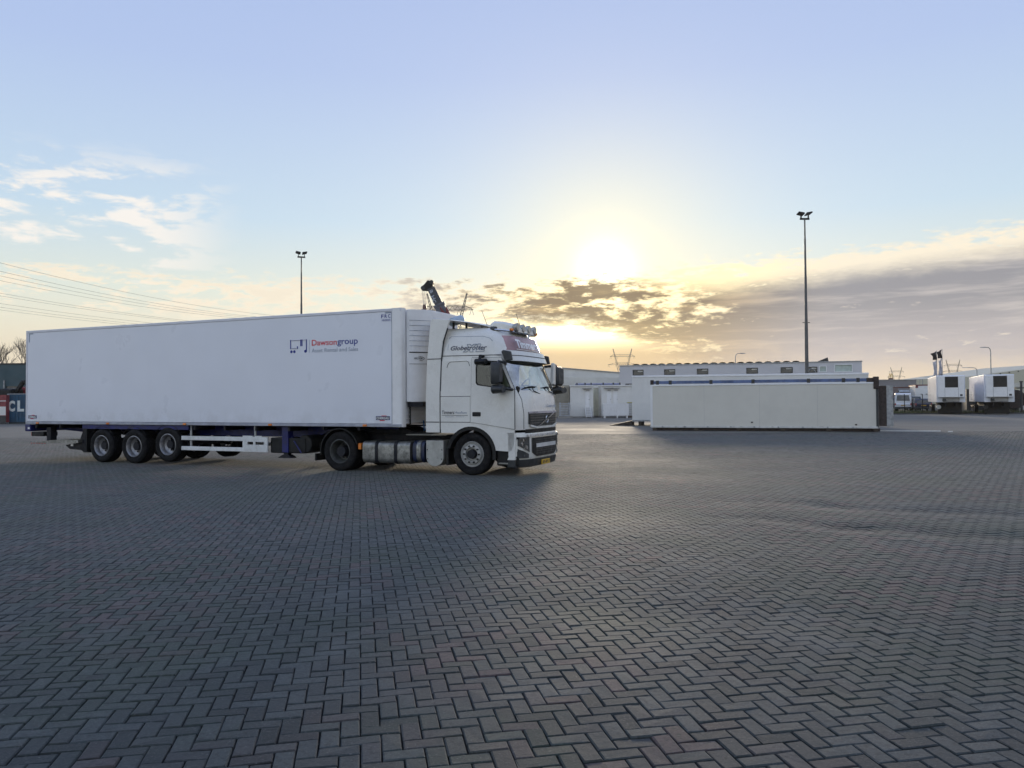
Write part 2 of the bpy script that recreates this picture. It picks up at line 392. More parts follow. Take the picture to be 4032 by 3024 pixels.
def paver_material():
    m = bpy.data.materials.new('concrete_paver'); m.use_nodes = True
    N = NT(m.node_tree); t = m.node_tree; b = t.nodes['Principled BSDF']
    geo = t.nodes.new('ShaderNodeNewGeometry').outputs['Position']
    rn = t.nodes.new('ShaderNodeAttribute'); rn.attribute_name = 'rnd'
    r = rn.outputs['Fac']
    grey = N.mix(r, (0.016, 0.022, 0.023, 1), (0.053, 0.064, 0.063, 1))
    grey = N.mix(N.m('MULTIPLY', N.step(N.noise(geo, 0.45, 4, 0.6), 0.42, 0.64), 0.75), grey, (0.034, 0.050, 0.034, 1))   # moss film
    reds = N.m('MULTIPLY', N.step(N.m('FRACT', N.m('MULTIPLY', r, 17.3)), 0.58, 0.75), N.step(N.noise(geo, 0.33, 3), 0.44, 0.58))
    col = N.mix(N.m('MULTIPLY', reds, 0.75), grey, (0.084, 0.052, 0.050, 1))
    grit = N.noise(geo, 75.0, 3, 0.75)
    col = N.mix(N.step(grit, 0.56, 0.72), col, (0.12, 0.12, 0.115, 1))
    col = N.mix(N.m('MULTIPLY', N.step(N.noise(geo, 30.0, 4, 0.75), 0.47, 0.66), 0.7), col, (0.022, 0.025, 0.024, 1))
    stain = N.step(N.noise(geo, 0.9, 5, 0.65, 0.4), 0.52, 0.72)
    px, py, pz = N.sep(geo)
    # tyre tracks swinging across the yard, and oil drips where lorries stand
    rad = N.m('SQRT', N.m('ADD', N.m('POWER', N.m('ADD', px, 9.0), 2.0), N.m('POWER', N.m('SUBTRACT', py, -6.0), 2.0)))
    tr_n = N.noise(N.xyz(N.m('MULTIPLY', rad, 1.7), N.m('MULTIPLY', px, 0.05), 2.0), 1.0, 3, 0.5)
    col = N.mix(N.m('MULTIPLY', N.step(tr_n, 0.55, 0.68), 0.40), col, (0.030, 0.031, 0.031, 1))
    for x0, y0, x1, y1 in ((3.2, 11.6, 8.5, 8.4), (4.0, 13.4, 11.0, 9.8)):      # shade of the wheel ruts painted in as darker colour
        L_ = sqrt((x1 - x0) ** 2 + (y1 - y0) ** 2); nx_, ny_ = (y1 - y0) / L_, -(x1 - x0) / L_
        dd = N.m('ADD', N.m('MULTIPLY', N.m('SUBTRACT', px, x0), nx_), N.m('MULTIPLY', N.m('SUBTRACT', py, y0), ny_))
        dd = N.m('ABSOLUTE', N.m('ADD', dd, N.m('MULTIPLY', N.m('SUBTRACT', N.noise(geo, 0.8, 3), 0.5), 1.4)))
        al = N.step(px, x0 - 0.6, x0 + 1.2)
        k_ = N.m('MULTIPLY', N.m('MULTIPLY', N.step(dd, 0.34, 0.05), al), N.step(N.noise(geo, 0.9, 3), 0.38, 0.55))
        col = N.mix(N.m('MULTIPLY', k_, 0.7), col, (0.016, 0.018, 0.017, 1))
    oil = N.step(N.noise(geo, 1.7, 2, 0.5, 0.6), 0.70, 0.76)
    col = N.mix(N.m('MULTIPLY', oil, 0.7), col, (0.016, 0.016, 0.017, 1))
    dust = N.step(N.noise(geo, 0.55, 5, 0.7, 0.8), 0.56, 0.74)
    col = N.mix(N.m('MULTIPLY', dust, 0.6), col, (0.084, 0.092, 0.088, 1))
    col = N.mix(N.m('MULTIPLY', stain, 0.5), col, (0.035, 0.037, 0.040, 1))
    N.l.new(col, b.inputs['Base Color'])
    damp = N.step(N.noise(geo, 0.25, 4, 0.6), 0.35, 0.7)
    N.l.new(N.m('ADD', N.m('MULTIPLY', damp, -0.10), 0.86), b.inputs['Roughness'])
    b.inputs['Specular IOR Level'].default_value = 0.42
    b.inputs['Sheen Weight'].default_value = 0.09; b.inputs['Sheen Roughness'].default_value = 0.35
    bp = t.nodes.new('ShaderNodeBump'); bp.inputs['Strength'].default_value = 0.55; bp.inputs['Distance'].default_value = 0.004
    N.l.new(N.m('ADD', N.noise(geo, 120.0, 4, 0.7), N.m('MULTIPLY', N.noise(geo, 22.0, 3), 1.2)), bp.inputs['Height'])
    N.l.new(bp.outputs[0], b.inputs['Normal'])
    return m
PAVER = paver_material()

def yard_material():
    """joint sand close by; farther off, where single pavers can no longer be told apart, the same paving as a flat surface"""
    m = bpy.data.materials.new('paved_yard'); m.use_nodes = True
    N = NT(m.node_tree); t = m.node_tree; b = t.nodes['Principled BSDF']
    geo = t.nodes.new('ShaderNodeNewGeometry').outputs['Position']
    x, y, z = N.sep(geo)
    near = N.m('SUBTRACT', 1.0, N.step(y, PAVE_FAR - 0.35, PAVE_FAR - 0.2, kind='LINEAR'))
    a = radians(-11.0)
    u = N.m('ADD', N.m('MULTIPLY', x, cos(a)), N.m('MULTIPLY', y, -sin(a)))
    v = N.m('ADD', N.m('MULTIPLY', x, sin(a)), N.m('MULTIPLY', y, cos(a)))
    cell = N.xyz(N.m('FLOOR', N.m('DIVIDE', u, 0.21)), N.m('FLOOR', N.m('DIVIDE', v, 0.105)), 0.0)
    wn = t.nodes.new('ShaderNodeTexWhiteNoise'); N.l.new(cell, wn.inputs[0])
    col = N.mix(wn.outputs['Value'], (0.040, 0.044, 0.041, 1), (0.068, 0.072, 0.067, 1))
    col = N.mix(N.m('MULTIPLY', N.step(N.noise(geo, 0.33, 3), 0.50, 0.62), 0.35), col, (0.085, 0.066, 0.060, 1))
    col = N.mix(N.m('MULTIPLY', N.step(N.noise(geo, 0.6, 5, 0.65, 0.4), 0.5, 0.72), 0.5), col, (0.036, 0.038, 0.040, 1))
    tr = N.noise(N.xyz(N.m('MULTIPLY', x, 0.10), N.m('MULTIPLY', y, 0.9), 0.0), 1.0, 4, 0.6)
    col = N.mix(N.m('MULTIPLY', N.step(tr, 0.52, 0.70), 0.45), col, (0.035, 0.036, 0.036, 1))
    col = N.mix(near, col, (0.007, 0.008, 0.006, 1))
    N.l.new(col, b.inputs['Base Color'])
    rough = N.m('ADD', N.m('MULTIPLY', N.step(N.noise(geo, 0.25, 4, 0.6), 0.35, 0.7), -0.12), 0.82)
    N.l.new(N.m('MAXIMUM', rough, N.m('MULTIPLY', near, 0.9)), b.inputs['Roughness'])
    b.inputs['Specular IOR Level'].default_value = 0.42
    b.inputs['Sheen Weight'].default_value = 0.09; b.inputs['Sheen Roughness'].default_value = 0.35
    bp = t.nodes.new('ShaderNodeBump'); bp.inputs['Strength'].default_value = 0.5; bp.inputs['Distance'].default_value = 0.012
    N.l.new(N.m('ADD', N.noise(geo, 14.0, 4, 0.7), N.m('MULTIPLY', wn.outputs['Value'], 0.5)), bp.inputs['Height'])
    N.l.new(bp.outputs[0], b.inputs['Normal'])
    return m
PAVE_FAR = 40.0

# land out to the horizon
land_m = mat('rough_grassland', (0.050, 0.060, 0.032), 0.9, var=0.35, scale=0.05, tint=(0.075, 0.068, 0.045))
g = MB(); R = 9000.0
g.add([(-R, -R, -0.16), (R, -R, -0.16), (R, R, -0.16), (-R, R, -0.16)], [(0, 1, 2, 3)])
tag(g.build('ground', land_m), 'flat grassland reaching to the horizon behind the yard', None, kind='structure')

# bed of the paving, dipped where the paving is
xs = np.concatenate([np.arange(-120, -30, 4.0), np.arange(-30, 30.01, 0.5), np.arange(34, 121, 4.0)])
ys = np.concatenate([np.arange(-30, 1.0, 3.0), np.arange(1.0, 30.01, 0.5), np.arange(31, 42.01, 1.0), np.arange(46, 82, 4.0), [82.0]])
vv, ff = [], []
for yy in ys:
    for xx in xs:
        inz = 1.2 < yy < PAVE_FAR + 0.3
        vv.append((xx, yy, (rut(xx, yy) - 0.024) if inz else -0.003))
nx = len(xs)
for j in range(len(ys) - 1):
    for i in range(nx - 1):
        ff.append((j * nx + i, j * nx + i + 1, (j + 1) * nx + i + 1, (j + 1) * nx + i))
g = MB(); g.add(vv, ff)
yard = g.build('pavement', yard_material(), smooth=True)
tag(yard, 'grey concrete block paving of the lorry yard laid in herringbone', None, kind='structure')

# pavers: 210 x 105 mm blocks in herringbone, axes turned 11 degrees
BW, GAP, BEV = 0.105, 0.0085, 0.006
GA = radians(-11.0)
UX = (cos(GA), -sin(GA)); UY = (sin(GA), cos(GA))
UX, UY = (cos(GA), sin(-GA)), (sin(GA), cos(GA))
def g2w(u, v): return u * UX[0] + v * UY[0], u * UX[1] + v * UY[1]
def in_zone(x, y): return 1.4 < y < PAVE_FAR and abs(x) < min(0.72 * y + 4.6, 29.8)
spots = []
for i in range(-400, 401):
    for j in range(-60, 470):
        k = (i - j) % 4
        if k == 0: cu, cv, horiz = (i + 1.0) * BW, (j + 0.5) * BW, True
        elif k == 3: cu, cv, horiz = (i + 0.5) * BW, (j + 1.0) * BW, False
        else: continue
        x, y = g2w(cu, cv)
        if in_zone(x, y): spots.append((x, y, horiz))
def brick_local(L, Wd):
    a, b = L / 2 - GAP / 2, Wd / 2 - GAP / 2
    c, d = a - BEV, b - BEV
    top = [(-c, -d, 0), (c, -d, 0), (c, d, 0), (-c, d, 0)]
    mid = [(-a, -b, -BEV), (a, -b, -BEV), (a, b, -BEV), (-a, b, -BEV)]
    low = [(-a, -b, -0.045), (a, -b, -0.045), (a, b, -0.045), (-a, b, -0.045)]
    return np.array(top + mid + low, np.float32)
BQ = np.array([(0, 1, 2, 3)] + [(4 + i, 4 + (i + 1) % 4, (i + 1) % 4, i) for i in range(4)]
              + [(8 + i, 8 + (i + 1) % 4, 4 + (i + 1) % 4, 4 + i) for i in range(4)], np.int32)
BL = brick_local(2 * BW, BW)
def view_size(x, y):                     # pavers that show largest: inside the frame, nearest first
    inside = abs(x) < 0.645 * y * 1.0 and y > 3.45
    return (0 if inside else 1, x * x + y * y)
order = sorted(range(len(spots)), key=lambda i: view_size(*spots[i][:2]))
singles = set(order[:300])
rng = np.random.default_rng(11)
def pose(x, y, horiz):
    rot = GA_ROT + (0.0 if horiz else pi / 2) + rng.normal(0, 0.010)
    e = 0.25
    q = 1.0 - 0.8 * min(1.0, max(0.0, (y - 6.0) / 12.0))
    z = rut(x, y) + rng.normal(0, 0.0015) * q
    sx = (rut(x + e, y) - rut(x - e, y)) / (2 * e) + rng.normal(0, 0.009) * q
    sy = (rut(x, y + e) - rut(x, y - e)) / (2 * e) + rng.normal(0, 0.009) * q
    return rot, z, sx, sy, x + rng.normal(0, 0.0008), y + rng.normal(0, 0.0008)
GA_ROT = -GA
def paver_variant(k):
    me = bpy.data.meshes.new('paver')
    v = BL.copy(); v[:8] += rng.normal(0, 0.0012, (8, 3)); v[:4, 2] -= abs(rng.normal(0, 0.0008, 4))
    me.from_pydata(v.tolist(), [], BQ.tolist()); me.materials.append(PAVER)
    at = me.attributes.new('rnd', 'FLOAT', 'FACE'); at.data.foreach_set('value', [rng.random()] * len(BQ))
    return me
variants = [paver_variant(k) for k in range(24)]
rest_v, rest_r = [], []
for i, (x, y, hz) in enumerate(spots):
    rot, z, sx, sy, x, y = pose(x, y, hz)
    if i in singles:
        o = bpy.data.objects.new('paver', variants[int(rng.integers(24))]); COL.objects.link(o); o.parent = yard
        o.location = (x, y, z); o.rotation_euler = (math.atan(sy * cos(rot) - sx * sin(rot)), -math.atan(sx * cos(rot) + sy * sin(rot)), rot)
    else:
        c, s_ = cos(rot), sin(rot)
        grow = 1.0 + 0.040 * min(1.0, max(0.0, (y - 5.0) / 10.0))          # joints narrowed with distance to brighten the far paving
        p = BL * np.array([1 + (grow - 1) * 0.5, grow, 1], np.float32) + rng.normal(0, 0.0009, BL.shape)
        X = p[:, 0] * c - p[:, 1] * s_; Y = p[:, 0] * s_ + p[:, 1] * c
        rest_v.append(np.stack([x + X, y + Y, z + p[:, 2] + sx * X + sy * Y], 1)); rest_r.append(rng.random())
nb = len(rest_v)
allv = np.concatenate(rest_v).astype(np.float32)
allf = (BQ[None] + (np.arange(nb, dtype=np.int32) * 12)[:, None, None]).reshape(-1)
me = bpy.data.meshes.new('pavers')
me.vertices.add(len(allv)); me.vertices.foreach_set('co', allv.ravel())
nf = nb * len(BQ)
me.loops.add(nf * 4); me.loops.foreach_set('vertex_index', allf)
me.polygons.add(nf); me.polygons.foreach_set('loop_start', np.arange(nf, dtype=np.int32) * 4)
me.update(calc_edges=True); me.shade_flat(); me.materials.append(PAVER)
at = me.attributes.new('rnd', 'FLOAT', 'FACE'); at.data.foreach_set('value', np.repeat(np.array(rest_r, np.float32), len(BQ)))
o = bpy.data.objects.new('pavers', me); COL.objects.link(o); o.parent = yard; o['kind'] = 'stuff'

# ------------------------------------------------------------------ semi-trailer
RIG_LOC, RIG_RZ = (-2.1406, 20.1147, 0.0), radians(-23.5)     # local +x = forward, -y = side seen
UXD, VZD = (1, 0, 0), (0, 0, 1)

def ring(r0, r1, y0, y1, n=40):
    return [(r0, y0), (r1, y0), (r1, y1), (r0, y1)]
def tyre_mesh(R, Wd, rim):
    h = Wd / 2; b = MB()
    prof = [(rim, -h * 0.80), (rim + 0.03, -h * 0.92), (R * 0.80, -h), (R - 0.045, -h * 0.96), (R - 0.012, -h * 0.86), (R, -h * 0.70)]
    grooves = []
    for k in range(4):
        c = -h * 0.5 + k * h * 0.333
        grooves += [(R, c - 0.012), (R - 0.014, c - 0.010), (R - 0.014, c + 0.010), (R, c + 0.012)]
    prof += grooves + [(r, -y) for r, y in reversed(prof[:6])]
    b.lathe(prof, n=44); return b
def super_single(parent, x, z, side, R=0.49):
    """trailer wheel: deep dish rim, ten nuts; side -1 = the side seen"""
    w = sub('wheel', parent, (x, side * 1.085, z), 0 if side < 0 else pi)
    for nm, me in TW.items():
        o = bpy.data.objects.new(nm, me); COL.objects.link(o); o.parent = w
    return w
rimm = mat('dusty_silver_rim', (0.34, 0.34, 0.35), 0.42, 0.6, var=0.25, scale=7, dirt=(0.06, 0.055, 0.05), dirt_amt=0.5)
TW = {}
TW['tyre'] = tyre_mesh(0.49, 0.385, 0.29).mesh('tyre', M['rubber'], 40)
b = MB(); b.lathe([(0.295, -0.165), (0.305, -0.18), (0.292, -0.185), (0.272, -0.16), (0.262, -0.04), (0.20, 0.015), (0.16, 0.02), (0.16, 0.05), (0.28, 0.05), (0.295, 0.10)], n=40, closed=False)
TW['rim'] = b.mesh('rim', rimm, 40)
b = MB(); b.cyl((0, -0.10, 0), (0, 0.05, 0), 0.115, 0.14, 24)
for k in range(10):
    a = 2 * pi * k / 10; b.cyl((0.168 * cos(a), -0.02, 0.168 * sin(a)), (0.168 * cos(a), 0.03, 0.168 * sin(a)), 0.018, n=6)
TW['hub'] = b.mesh('hub', M['chassis'], 30)

def grp_material():
    m = M['grp']; t = m.node_tree; N = NT(t); b = t.nodes['Principled BSDF']
    co = t.nodes.new('ShaderNodeTexCoord').outputs['Object']
    x, y, z = N.sep(co)
    col = b.inputs['Base Color'].links[0].from_socket
    run = N.noise(N.xyz(N.m('MULTIPLY', x, 7.0), N.m('MULTIPLY', y, 7.0), N.m('MULTIPLY', z, 0.25)), 1.0, 5, 0.65)      # rain streaks
    col = N.mix(N.m('MULTIPLY', N.step(run, 0.52, 0.75), 0.04), col, (0.50, 0.50, 0.50, 1))
    spray = N.m('MULTIPLY', N.step(N.noise(co, 2.2, 5, 0.65), 0.40, 0.62), N.step(z, 1.75, 1.15))                        # road spray along the sill
    col = N.mix(N.m('MULTIPLY', spray, 0.2), col, (0.38, 0.37, 0.34, 1))
    N.l.new(col, b.inputs['Base Color'])
    bp = t.nodes.new('ShaderNodeBump'); bp.inputs['Strength'].default_value = 0.10; bp.inputs['Distance'].default_value = 0.02
    N.l.new(N.m('ADD', N.noise(co, 1.6, 2), N.m('MULTIPLY', N.noise(co, 55.0, 2), 0.10)), bp.inputs['Height']); N.l.new(bp.outputs[0], b.inputs['Normal'])
grp_material()
TR = thing('semi_trailer', 'long white refrigerated semi-trailer coupled to the white tractor unit', 'semi-trailer', RIG_LOC, RIG_RZ)
# insulated box: one body, then the aluminium edge profiles
b = MB(); b.box(-13.53, -0.03, -1.29, 1.29, 1.185, 3.985)
b.build('box_body', M['grp'], TR, bevel=0.02)
edge = mat('pale_edge_profile', (0.62, 0.63, 0.68), 0.4, 0.2, var=0.06)
for s in (-1, 1):
    b = MB(); b.box(-13.55, -0.02, min(s * 1.27, s * 1.302), max(s * 1.27, s * 1.302), 3.925, 4.0); b.build('roof_rail', edge, TR, bevel=0.012)
    b = MB(); b.box(-13.55, -0.02, min(s * 1.26, s * 1.305), max(s * 1.26, s * 1.305), 1.112, 1.182); b.build('bottom_rail', M['rail'], TR, bevel=0.008)
    b = MB()
    prof = [(-0.275, s * 1.296), (-0.25, s * 1.303), (-0.06, s * 1.303), (-0.02, s * 1.29), (0.0, s * 1.26), (0.004, s * 1.12), (-0.03, s * 1.12), (-0.275, s * 1.2)]
    b.plate(prof, axis='z', a=1.112, b=4.004); b.build('corner_post', M['white'], TR, smooth=40)
    b = MB(); b.box(-13.56, -13.50, min(s * 1.15, s * 1.304), max(s * 1.15, s * 1.304), 1.112, 4.003); b.build('rear_post', edge, TR, bevel=0.01)
    b = MB(); b.box(-0.292, -0.276, min(s * 1.29, s * 1.2985), max(s * 1.29, s * 1.2985), 1.19, 3.92); b.build('trim_strip', M['rail'], TR)
b = MB(); b.box(-13.575, -13.535, -1.14, 1.14, 1.22, 3.9); dr = b.build('rear_door', M['grp'], TR, bevel=0.01)
b = MB()
for yy in (-0.85, -0.25, 0.25, 0.85): b.cyl((-13.6, yy, 1.25), (-13.6, yy, 3.85), 0.016, n=8)
b.build('lock_rod', M['steel'], dr)
b = MB()
for k in range(5): b.box(-0.02, 0.0005 + 0.012, -1.1, 1.1, 1.2 + k * 0.105, 1.2 + k * 0.105 + 0.01)
b.build('front_rib', M['white'], TR)
# refrigeration unit on the bulkhead
uo = [(0.012, -1.12), (0.10, -1.12), (0.20, -1.075), (0.40, -0.86), (0.47, -0.72), (0.49, -0.5), (0.50, 0.0)]
uo = uo + [(x, -y) for x, y in reversed(uo[:-1])]
unit_m = mat('unit_white_plastic', (0.74, 0.74, 0.74), 0.4, coat=0.2, var=0.05)
b = MB(); b.plate(uo, axis='z', a=1.72, b=3.975)
ru = b.build('refrigeration_unit', unit_m, TR, smooth=30, bevel=0.012)
big = [(x * 1.008 + 0.004 if x > 0.05 else x, y * 1.004) for x, y in uo]
def unit_strip(z0, z1, name, m, k0=1, k1=5):
    lo = [(x + 0.006, y - 0.006) for x, y in uo[k0:k1]]; hi = list(reversed([(x - 0.02, y + 0.02) for x, y in uo[k0:k1]]))
    b = MB(); b.plate(lo + hi, axis='z', a=z0, b=z1); return b.build(name, m, ru)
for k in range(6): unit_strip(3.08 + k * 0.125, 3.088 + k * 0.125, 'louvre_gap', M['greyp'])
unit_strip(2.915, 2.94, 'trim_line', M['seam'])
unit_strip(2.64, 2.648, 'trim_line', M['seam'])
d1 = Vector((0.20, 0.215, 0)).normalized()
lettering('VECTOR', M['ink'], ru, Vector((0.20, -1.075, 2.755)) + d1 * 0.01, d1, VZD, 0.21, 0.045, shear=0.25, bold=0.02, depth=0.012)
b = MB()
for a in range(-75, 76, 10):
    a0, a1 = radians(a), radians(a + 10)
    q = Vector((0.20, -1.075, 2.777)) + d1 * 0.10; nn = d1.cross(Vector((0, 0, 1)))
    b.bar(q + d1 * 0.165 * cos(a0) + Vector((0, 0, 0.055 * sin(a0))) + nn * 0.012, q + d1 * 0.165 * cos(a1) + Vector((0, 0, 0.055 * sin(a1))) + nn * 0.012, 0.008, 0.008)
b.build('swoosh', M['ink'], ru)
b = MB(); b.box(0.02, 0.42, -1.05, 1.05, 1.60, 1.715); b.build('unit_frame', M['chassis'], ru)
b = MB(); b.box(0.0, 0.03, -0.96, -0.93, 1.16, 1.6); b.build('unit_strut', M['black'], ru)

# printing on the side
Y = -1.2925
def side_text(t, x0, x1, z0, z1, m, **k): return lettering(t, m, TR, (x0, Y, z0), UXD, VZD, x1 - x0, z1 - z0, **k)
side_text('Dawson', -2.672, -1.90, 3.168, 3.318, M['redp'], bold=0.012)
side_text('group', -1.885, -1.272, 3.122, 3.282, M['navy'], bold=0.012)
for w_, a_, c_ in (('Asset', -2.672, -2.335), ('Rental', -2.275, -1.885), ('and', -1.825, -1.60), ('Sales', -1.545, -1.264)): side_text(w_, a_, c_, 2.995, 3.095, M['greyp'])
b = MB(); b.box(-2.755, -2.748, Y - 0.002, Y + 0.004, 2.995, 3.325); b.build('logo_bar', M['greyp'], TR)
b = MB()
def stroke(pts, w=0.03):
    for p, q in zip(pts[:-1], pts[1:]):
        d = Vector((q[0] - p[0], 0, q[1] - p[1])).normalized() * w * 0.5
        b.bar(Vector((p[0], Y, p[1])) - d, Vector((q[0], Y, q[1])) + d, w, 0.004)
stroke([(-3.022, 3.185), (-3.022, 3.325), (-3.345, 3.325), (-3.345, 3.12), (-3.125, 3.12), (-3.125, 3.155)])
stroke([(-2.982, 3.185), (-2.982, 3.325), (-2.842, 3.325), (-2.842, 3.03)])
for cx, cz in ((-3.32, 3.035), (-3.225, 3.035), (-2.875, 3.035)): b.cyl((cx, Y - 0.002, cz), (cx, Y + 0.002, cz), 0.038, n=20)
b.build('trolley_logo', M['navy'], TR)
for w_, a_ in (('F', -0.585), ('R', -0.488), ('C', -0.388)): side_text(w_, a_, a_ + 0.068, 3.775, 3.862, M['navy'], bold=0.02)
side_text('10/2025', -0.565, -0.325, 3.695, 3.745, M['navy'], bold=0.01)
for (x0, x1, z0, z1) in ((-0.48, -0.27, 3.885, 3.915), (-0.302, -0.27, 3.67, 3.884), (-13.44, -13.40, 3.64, 3.88), (-13.44, -13.24, 3.885, 3.915)):
    b = MB(); b.box(x0, x1, Y - 0.001, Y + 0.004, z0, z1); b.build('reflective_tape', M['greyp'], TR)
for x0, w in ((-0.745, 0.40), (-13.45, 0.39)):
    b = MB(); b.box(x0, x0 + w, Y - 0.003, Y + 0.004, 1.282, 1.376); pl = b.build('maker_plate', M['navy'], TR)
    b = MB(); b.box(x0 + 0.006, x0 + w - 0.006, Y - 0.0036, Y + 0.004, 1.288, 1.370); b.build('plate_field', M['ink'], pl)
    b = MB(); b.box(x0 + 0.16, x0 + w - 0.1, Y - 0.003, Y + 0.004, 1.377, 1.392); b.build('plate_mark', M['redp'], pl)
    b = MB(); b.box(x0 + 0.11, x0 + w - 0.15, Y - 0.003, Y + 0.004, 1.262, 1.281); b.build('plate_mark', M['redp'], pl)
    lettering('CHEREAU', mat('white_print', (0.8, 0.8, 0.8), 0.5), pl, (x0 + 0.02, Y - 0.004, 1.298), UXD, VZD, w - 0.04, 0.062, bold=0.025)
for xm in (-13.0, -9.97, -6.98, -4.0, -1.06):
    b = MB(); b.box(xm - 0.055, xm + 0.055, -1.325, -1.303, 1.12, 1.172); b.build('marker_lamp', M['orange'], TR, bevel=0.006)

# running gear
for s in (-1, 1):
    b = MB()
    prof = [(-13.5, 1.108), (-0.6, 1.108), (-0.6, 1.03), (-2.6, 1.03), (-3.1, 0.80), (-11.2, 0.80), (-13.5, 0.94)]
    b.plate(prof, axis='y', a=s * 0.42, b=s * 0.50); b.build('chassis_beam', M['blue'], TR)
    b = MB(); b.box(-11.1, -6.9, min(s * 1.2, s * 1.25), max(s * 1.2, s * 1.25), 0.985, 1.108); b.build('wheel_arch_rail', M['blue'], TR)
for k in range(12):
    xx = -13.2 + k * 1.08
    b = MB(); b.box(xx, xx + 0.06, -1.24, 1.24, 1.02 if xx > -3 else 0.98, 1.108); b.build('cross_member', M['chassis'], TR)
for k, (xa, za) in enumerate(((-10.28, 0.49), (-8.97, 0.49), (-7.66, 0.565))):
    b = MB(); b.cyl((xa, -1.1, za), (xa, 1.1, za), 0.075, n=12); b.build('axle', M['chassis'], TR)
    for s in (-1, 1):
        b = MB(); b.bar((xa + 0.45, s * 0.46, 0.80), (xa - 0.4, s * 0.46, za), 0.08, 0.12); b.cyl((xa - 0.35, s * 0.46, za + 0.05), (xa - 0.35, s * 0.46, 0.86), 0.13, n=14)
        b.build('suspension_arm', M['chassis'], TR)
        super_single(TR, xa, za, s)
        if k < 3:
            b = MB(); pts = [(xa + 0.56 * cos(radians(a)), s * 1.08, za + 0.56 * sin(radians(a))) for a in range(35, 146, 11)]
            b.loft([[(p[0], s * 0.88, p[2]), (p[0], s * 1.26, p[2]), (p[0], s * 1.26, p[2] + 0.012), (p[0], s * 0.88, p[2] + 0.012)] for p in pts], True, True)
            b.build('mudguard', M['black'], TR)
for s in (-1, 1):
    b = MB(); b.box(-10.92, -10.90, min(s * 0.86, s * 1.26), max(s * 0.86, s * 1.26), 0.30, 0.98); b.build('mud_flap', M['black'], TR)
# side guard on each flank
guard_m = mat('white_guard_rail', (0.66, 0.68, 0.68), 0.4, 0.2, var=0.1, scale=3, dirt=(0.35, 0.35, 0.33), dirt_amt=0.4)
for s in (-1, 1):
    ya, yb = sorted((s * 1.20, s * 1.235))
    b = MB(); b.box(-7.18, -4.99, ya, yb, 0.70, 0.815); b.build('guard_rail', guard_m, TR, bevel=0.008)
    b = MB(); b.box(-7.18, -4.99, ya, yb, 0.42, 0.53); b.build('guard_rail', guard_m, TR, bevel=0.008)
    b = MB(); b.plate([(-4.99, 0.42), (-4.15, 0.42), (-4.15, 0.815), (-4.36, 0.815), (-4.36, 0.845), (-4.56, 0.845), (-4.56, 0.815), (-4.66, 0.815), (-4.66, 0.845), (-4.99, 0.845)],
                      [[(-4.83, 0.61), (-4.63, 0.61), (-4.63, 0.69), (-4.83, 0.69)], [(-4.56, 0.61), (-4.27, 0.61), (-4.27, 0.69), (-4.56, 0.69)]], 'y', ya, yb)
    b.build('guard_panel', guard_m, TR)
    for xp in (-6.86, -4.60):
        b = MB(); b.box(xp - 0.028, xp + 0.028, min(s * 1.165, s * 1.199), max(s * 1.165, s * 1.199), 0.44, 1.108); b.build('guard_post', M['steel'], TR)
b = MB(); b.box(-4.13, -3.0, -1.15, -0.55, 0.40, 0.80); b.build('pallet_box', M['black'], TR, bevel=0.03)
b = MB(); b.cyl((-3.05, -1.12, 0.64), (-3.05, -0.3, 0.64), 0.235, n=28); b.build('air_tank', M['black'], TR, smooth=40, bevel=0.02)
for s in (-1, 1):
    b = MB(); b.box(-3.72, -3.52, min(s * 0.98, s * 1.18), max(s * 0.98, s * 1.18), 0.42, 1.1); lg = b.build('landing_leg', M['blue'], TR, bevel=0.01)
    b = MB(); b.box(-3.69, -3.55, min(s * 1.01, s * 1.15), max(s * 1.01, s * 1.15), 0.33, 0.42); b.plate([(-3.84, 0.275), (-3.41, 0.275), (-3.41, 0.295), (-3.54, 0.36), (-3.70, 0.36), (-3.84, 0.295)], axis='y', a=s * 0.98, b=s * 1.18)
    b.build('foot', M['chassis'], lg)
    b = MB(); b.bar((-3.74, s * 1.02, 1.05), (-3.4, s * 1.02, 0.70), 0.05, 0.05); b.build('brace', M['blue'], lg)
b = MB(); b.tube([(-3.35, -1.16, 0.72), (-3.3, -1.2, 0.71), (-3.08, -1.2, 0.42)], 0.015); b.build('crank_handle', M['blue'], TR)
# rear end: bumper, lamps, tail lift folded under
b = MB(); b.box(-13.66, -13.40, -1.26, 1.26, 0.88, 1.095); b.build('rear_beam', M['blue'], TR, bevel=0.03)
b = MB(); b.box(-13.50, -13.42, -1.272, -1.261, 0.95, 1.01); b.build('reflector', M['white'], TR)
for s in (-1, 1):
    b = MB(); b.box(-13.44, -12.88, min(s * 0.72, s * 1.2), max(s * 0.72, s * 1.2), 0.73, 0.865); tl = b.build('lamp_carrier', M['black'], TR, bevel=0.02)
    b = MB(); b.box(-13.47, -13.442, min(s * 0.75, s * 1.18), max(s * 0.75, s * 1.18), 0.745, 0.85); b.build('tail_lamp', M['red'], tl)
    b = MB(); b.box(-12.80, -12.62, min(s * 0.95, s * 1.15), max(s * 0.95, s * 1.15), 0.60, 1.0); b.build('lift_bracket', M['chassis'], TR)
b = MB(); b.plate([(-13.43, 0.50), (-11.35, 0.56), (-11.35, 0.64), (-12.5, 0.62), (-13.43, 0.525)], axis='y', a=-1.2, b=1.2); pf = b.build('lift_platform', M['alu'], TR)
for k in range(6):
    b = MB(); b.box(-13.44 + k * 0.12, -13.38 + k * 0.12, -1.212, -1.201, 0.506, 0.527); b.build('warning_stripe', M['red'], pf)
